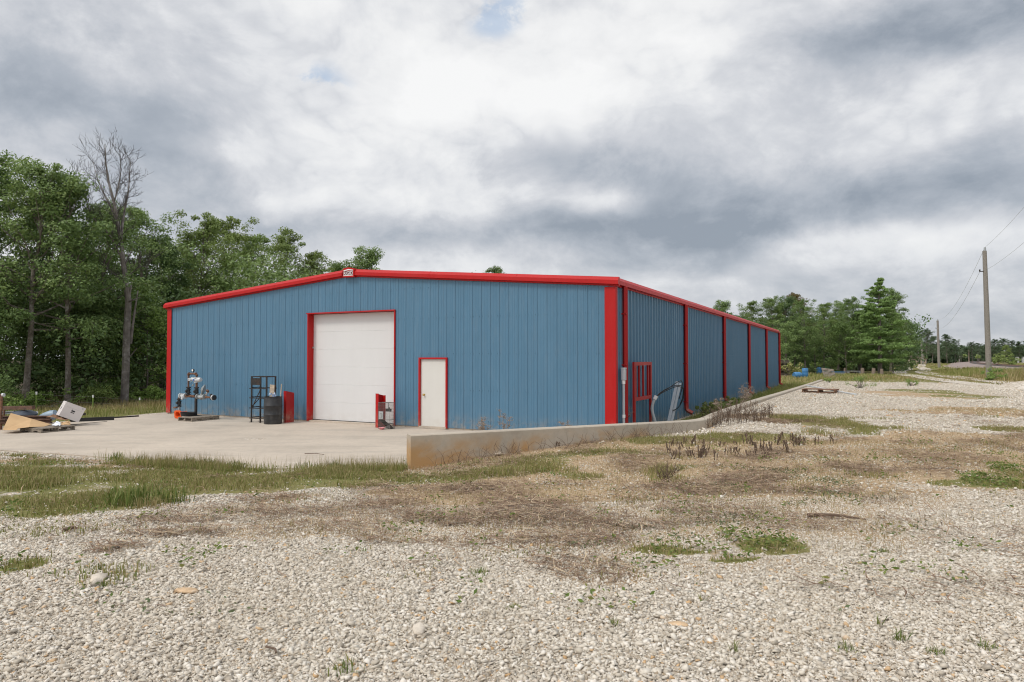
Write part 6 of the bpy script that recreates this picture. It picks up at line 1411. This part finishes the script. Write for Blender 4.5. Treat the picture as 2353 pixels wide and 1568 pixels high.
# warp the layout so that the cloud masses get ragged outlines
wn = N(nt, 'ShaderNodeTexNoise'); wn.inputs['Scale'].default_value = 3.2; wn.inputs['Detail'].default_value = 4; L(nt, tc, wn.inputs['Vector'])
wv = N(nt, 'ShaderNodeVectorMath', operation='MULTIPLY_ADD'); L(nt, wn.outputs['Color'], wv.inputs[0]); wv.inputs[1].default_value = (0.22, 0.14, 0); L(nt, ae.outputs[0], wv.inputs[2])
sh = N(nt, 'ShaderNodeVectorMath', operation='SUBTRACT'); L(nt, wv.outputs[0], sh.inputs[0]); sh.inputs[1].default_value = (0.11, 0.07, 0); aew = sh.outputs[0]
def azel(px, py):
    d = ray(px, py).normalized(); return math.atan2(d.x, d.y), math.asin(d.z)
BLOBS = [(1250, 110, 440, 190, .30), (1450, 230, 280, 160, .16), (1000, 320, 280, 120, .28), (800, 190, 280, 160, .24), (1560, 90, 150, 130, .2), (1390, 470, 75, 28, .5), (560, 372, 130, 34, .22), (800, 440, 170, 40, .25), (80, 350, 150, 60, .18),
         (1900, 580, 330, 30, .26), (650, 330, 120, 50, .15), (330, 180, 130, 40, .14), (2050, 300, 170, 70, .10), (620, 640, 320, 60, .12),
         (60, 90, 330, 120, -.15), (150, 262, 420, 62, -.17), (420, 392, 260, 46, -.26), (1270, 378, 210, 62, -.70), (1750, 498, 400, 62, -.55), (1000, 528, 380, 34, -.38), (2160, 45, 380, 55, -.45), (2280, 360, 240, 60, -.10), (2250, 700, 330, 70, -.16), (2300, 470, 220, 40, -.14), (1560, 590, 180, 18, -.12), (1600, 395, 160, 40, -.12), (560, 250, 200, 40, -.12)]
acc = None
for px, py, rx, ry, w in BLOBS:
    a0, e0 = azel(px, py); ia, ie = FPX / rx * 1.02, FPX / ry
    mm = N(nt, 'ShaderNodeVectorMath', operation='MULTIPLY_ADD'); L(nt, aew, mm.inputs[0]); mm.inputs[1].default_value = (ia, ie, 0); mm.inputs[2].default_value = (-a0 * ia, -e0 * ie, 0)
    dt = N(nt, 'ShaderNodeVectorMath', operation='DOT_PRODUCT'); L(nt, mm.outputs[0], dt.inputs[0]); L(nt, mm.outputs[0], dt.inputs[1])
    ex = math_(nt, 'EXPONENT', math_(nt, 'MULTIPLY', dt.outputs['Value'], -0.8))
    acc = math_(nt, 'MULTIPLY', ex, w) if acc is None else math_(nt, 'MULTIPLY_ADD', ex, w, acc)
dm = N(nt, 'ShaderNodeMapping'); L(nt, tc, dm.inputs[0]); dm.inputs['Scale'].default_value = (1, 1, 1.55); dm.inputs['Location'].default_value = (3.1, 1.7, 0.4)
n1 = noise(nt, plane, 0.9, 4, 0.55, 0.3); n2 = noise(nt, dm.outputs[0], 4.6, 9, 0.63, 0.25)
def billow(scale, d):
    q_ = noise(nt, dm.outputs[0], scale, d, 0.5, 0.5)
    return math_(nt, 'ABSOLUTE', math_(nt, 'MULTIPLY_ADD', q_, 4.0, -2.0))
bl = math_(nt, 'MULTIPLY_ADD', billow(13.0, 3), 0.5, math_(nt, 'MULTIPLY', billow(5.5, 2), 1.0))     # 0 .. ~1.4
B = math_(nt, 'MULTIPLY_ADD', acc, 1.12, 0.61)
B = math_(nt, 'ADD', B, math_(nt, 'MULTIPLY', math_(nt, 'SUBTRACT', n1, 0.5), 0.40))
cn = math_(nt, 'SUBTRACT', sstep(nt, n2, 0.30, 0.70), 0.5)
B = math_(nt, 'ADD', B, math_(nt, 'MULTIPLY', cn, 0.50))
# puffs show most in the brighter cloud
pf = math_(nt, 'MULTIPLY', sstep(nt, B, 0.45, 0.9), sstep(nt, dz, 0.06, 0.30))
B = math_(nt, 'ADD', B, math_(nt, 'MULTIPLY', math_(nt, 'SUBTRACT', bl, 0.55), math_(nt, 'MULTIPLY_ADD', pf, 0.40, 0.05)))
B = math_(nt, 'MULTIPLY', B, 0.8)
cc_ = ramp(nt, B, [(0.0, (0.295, 0.335, 0.39)), (0.20, (0.425, 0.46, 0.512)), (0.40, (0.59, 0.608, 0.645)), (0.56, (0.745, 0.755, 0.775)), (0.74, (0.85, 0.853, 0.856)), (1.0, (0.925, 0.925, 0.92))])
CLOUD_K = 1.0
cc_ = ramp(nt, B, [(0.0, (0.295, 0.335, 0.39)), (0.20, (0.425, 0.46, 0.512)), (0.40, (0.59, 0.608, 0.645)), (0.56, (0.745, 0.755, 0.775)), (0.74, (0.85, 0.853, 0.856)), (1.0, (0.925, 0.925, 0.92))])
# small gaps of blue between the bright clouds
ga_, ge_ = azel(1160, 40); 
def gap(px, py, rx, ry):
    a0, e0 = azel(px, py); ia, ie = FPX / rx, FPX / ry
    mm = N(nt, 'ShaderNodeVectorMath', operation='MULTIPLY_ADD'); L(nt, aew, mm.inputs[0]); mm.inputs[1].default_value = (ia, ie, 0); mm.inputs[2].default_value = (-a0 * ia, -e0 * ie, 0)
    dt = N(nt, 'ShaderNodeVectorMath', operation='DOT_PRODUCT'); L(nt, mm.outputs[0], dt.inputs[0]); L(nt, mm.outputs[0], dt.inputs[1])
    return math_(nt, 'EXPONENT', math_(nt, 'MULTIPLY', dt.outputs['Value'], -1.0))
n3 = noise(nt, dm.outputs[0], 11.0, 6, 0.6, 0.2)
gp_ = math_(nt, 'ADD', gap(1160, 30, 90, 60), math_(nt, 'MULTIPLY', gap(700, 190, 110, 60), 0.75))
gm = math_(nt, 'MULTIPLY', sstep(nt, gp_, 0.25, 0.8), sstep(nt, n3, 0.50, 0.62))
bright = N(nt, 'ShaderNodeVectorMath', operation='SCALE'); L(nt, cc_, bright.inputs[0])
# the overcast is brighter overhead and round the veiled sun behind the camera
sv = Vector((math.sin(SUN_AZ) * math.cos(SUN_EL), math.cos(SUN_AZ) * math.cos(SUN_EL), math.sin(SUN_EL)))
dt = N(nt, 'ShaderNodeVectorMath', operation='DOT_PRODUCT'); L(nt, tc, dt.inputs[0]); dt.inputs[1].default_value = sv
glow = math_(nt, 'POWER', math_(nt, 'MAXIMUM', dt.outputs['Value'], 0.0), 5.0)
over = sstep(nt, dz, 0.50, 0.95)
amp = math_(nt, 'ADD', 1.0, math_(nt, 'ADD', math_(nt, 'MULTIPLY', glow, 1.5), math_(nt, 'MULTIPLY', over, 0.4)))
L(nt, math_(nt, 'MULTIPLY', amp, CLOUD_K / STR), bright.inputs['Scale'])
blue = N(nt, 'ShaderNodeVectorMath', operation='SCALE'); L(nt, sky.outputs[0], blue.inputs[0]); blue.inputs['Scale'].default_value = 1.0
blue2 = N(nt, 'ShaderNodeVectorMath', operation='ADD'); L(nt, blue.outputs[0], blue2.inputs[0]); blue2.inputs[1].default_value = (2.2, 2.9, 3.6)
fin = mixc(nt, math_(nt, 'MULTIPLY', gm, 0.6), bright.outputs[0], blue2.outputs[0])
# a thin share of clear sky light shows through the cloud everywhere
L(nt, mixc(nt, 0.06, fin, sky.outputs[0]), bg.inputs['Color'])

try: W.cycles.sampling_method = 'MANUAL'; W.cycles.sample_map_resolution = 512
except Exception: pass
sl = bpy.data.lights.new('sun', 'SUN'); sl.energy = 1.35; sl.angle = R(12); sl.color = (1.0, 0.92, 0.81)
so = bpy.data.objects.new('sun', sl); COL.objects.link(so); so.rotation_euler = (-sv).to_track_quat('-Z', 'Y').to_euler(); so.location = (0, 0, 40)

cam = bpy.data.cameras.new('camera'); cam.sensor_width = 36.0; cam.lens = 36.0 * FPX / 2353.0; cam.clip_start = 0.05; cam.clip_end = 9000
co = bpy.data.objects.new('camera', cam); COL.objects.link(co); co.location = (0, 0, EYE); co.rotation_euler = (R(90) + PITCH, 0, 0)
SC.camera = co
SC.view_settings.view_transform = 'Standard'; SC.view_settings.look = 'None'; SC.view_settings.exposure = EXPO; SC.view_settings.gamma = 1.0
SC.render.engine = 'CYCLES'
try:
    SC.cycles.use_denoising = True; SC.cycles.denoiser = 'OPENIMAGEDENOISE'; SC.cycles.denoising_input_passes = 'RGB_ALBEDO_NORMAL'; SC.cycles.denoising_prefilter = 'ACCURATE'
    SC.cycles.max_bounces = 8; SC.cycles.diffuse_bounces = 3; SC.cycles.glossy_bounces = 2; SC.cycles.transmission_bounces = 4
    SC.cycles.filter_width = 1.1; SC.cycles.use_adaptive_sampling = True; SC.cycles.adaptive_threshold = 0.015
except Exception: pass
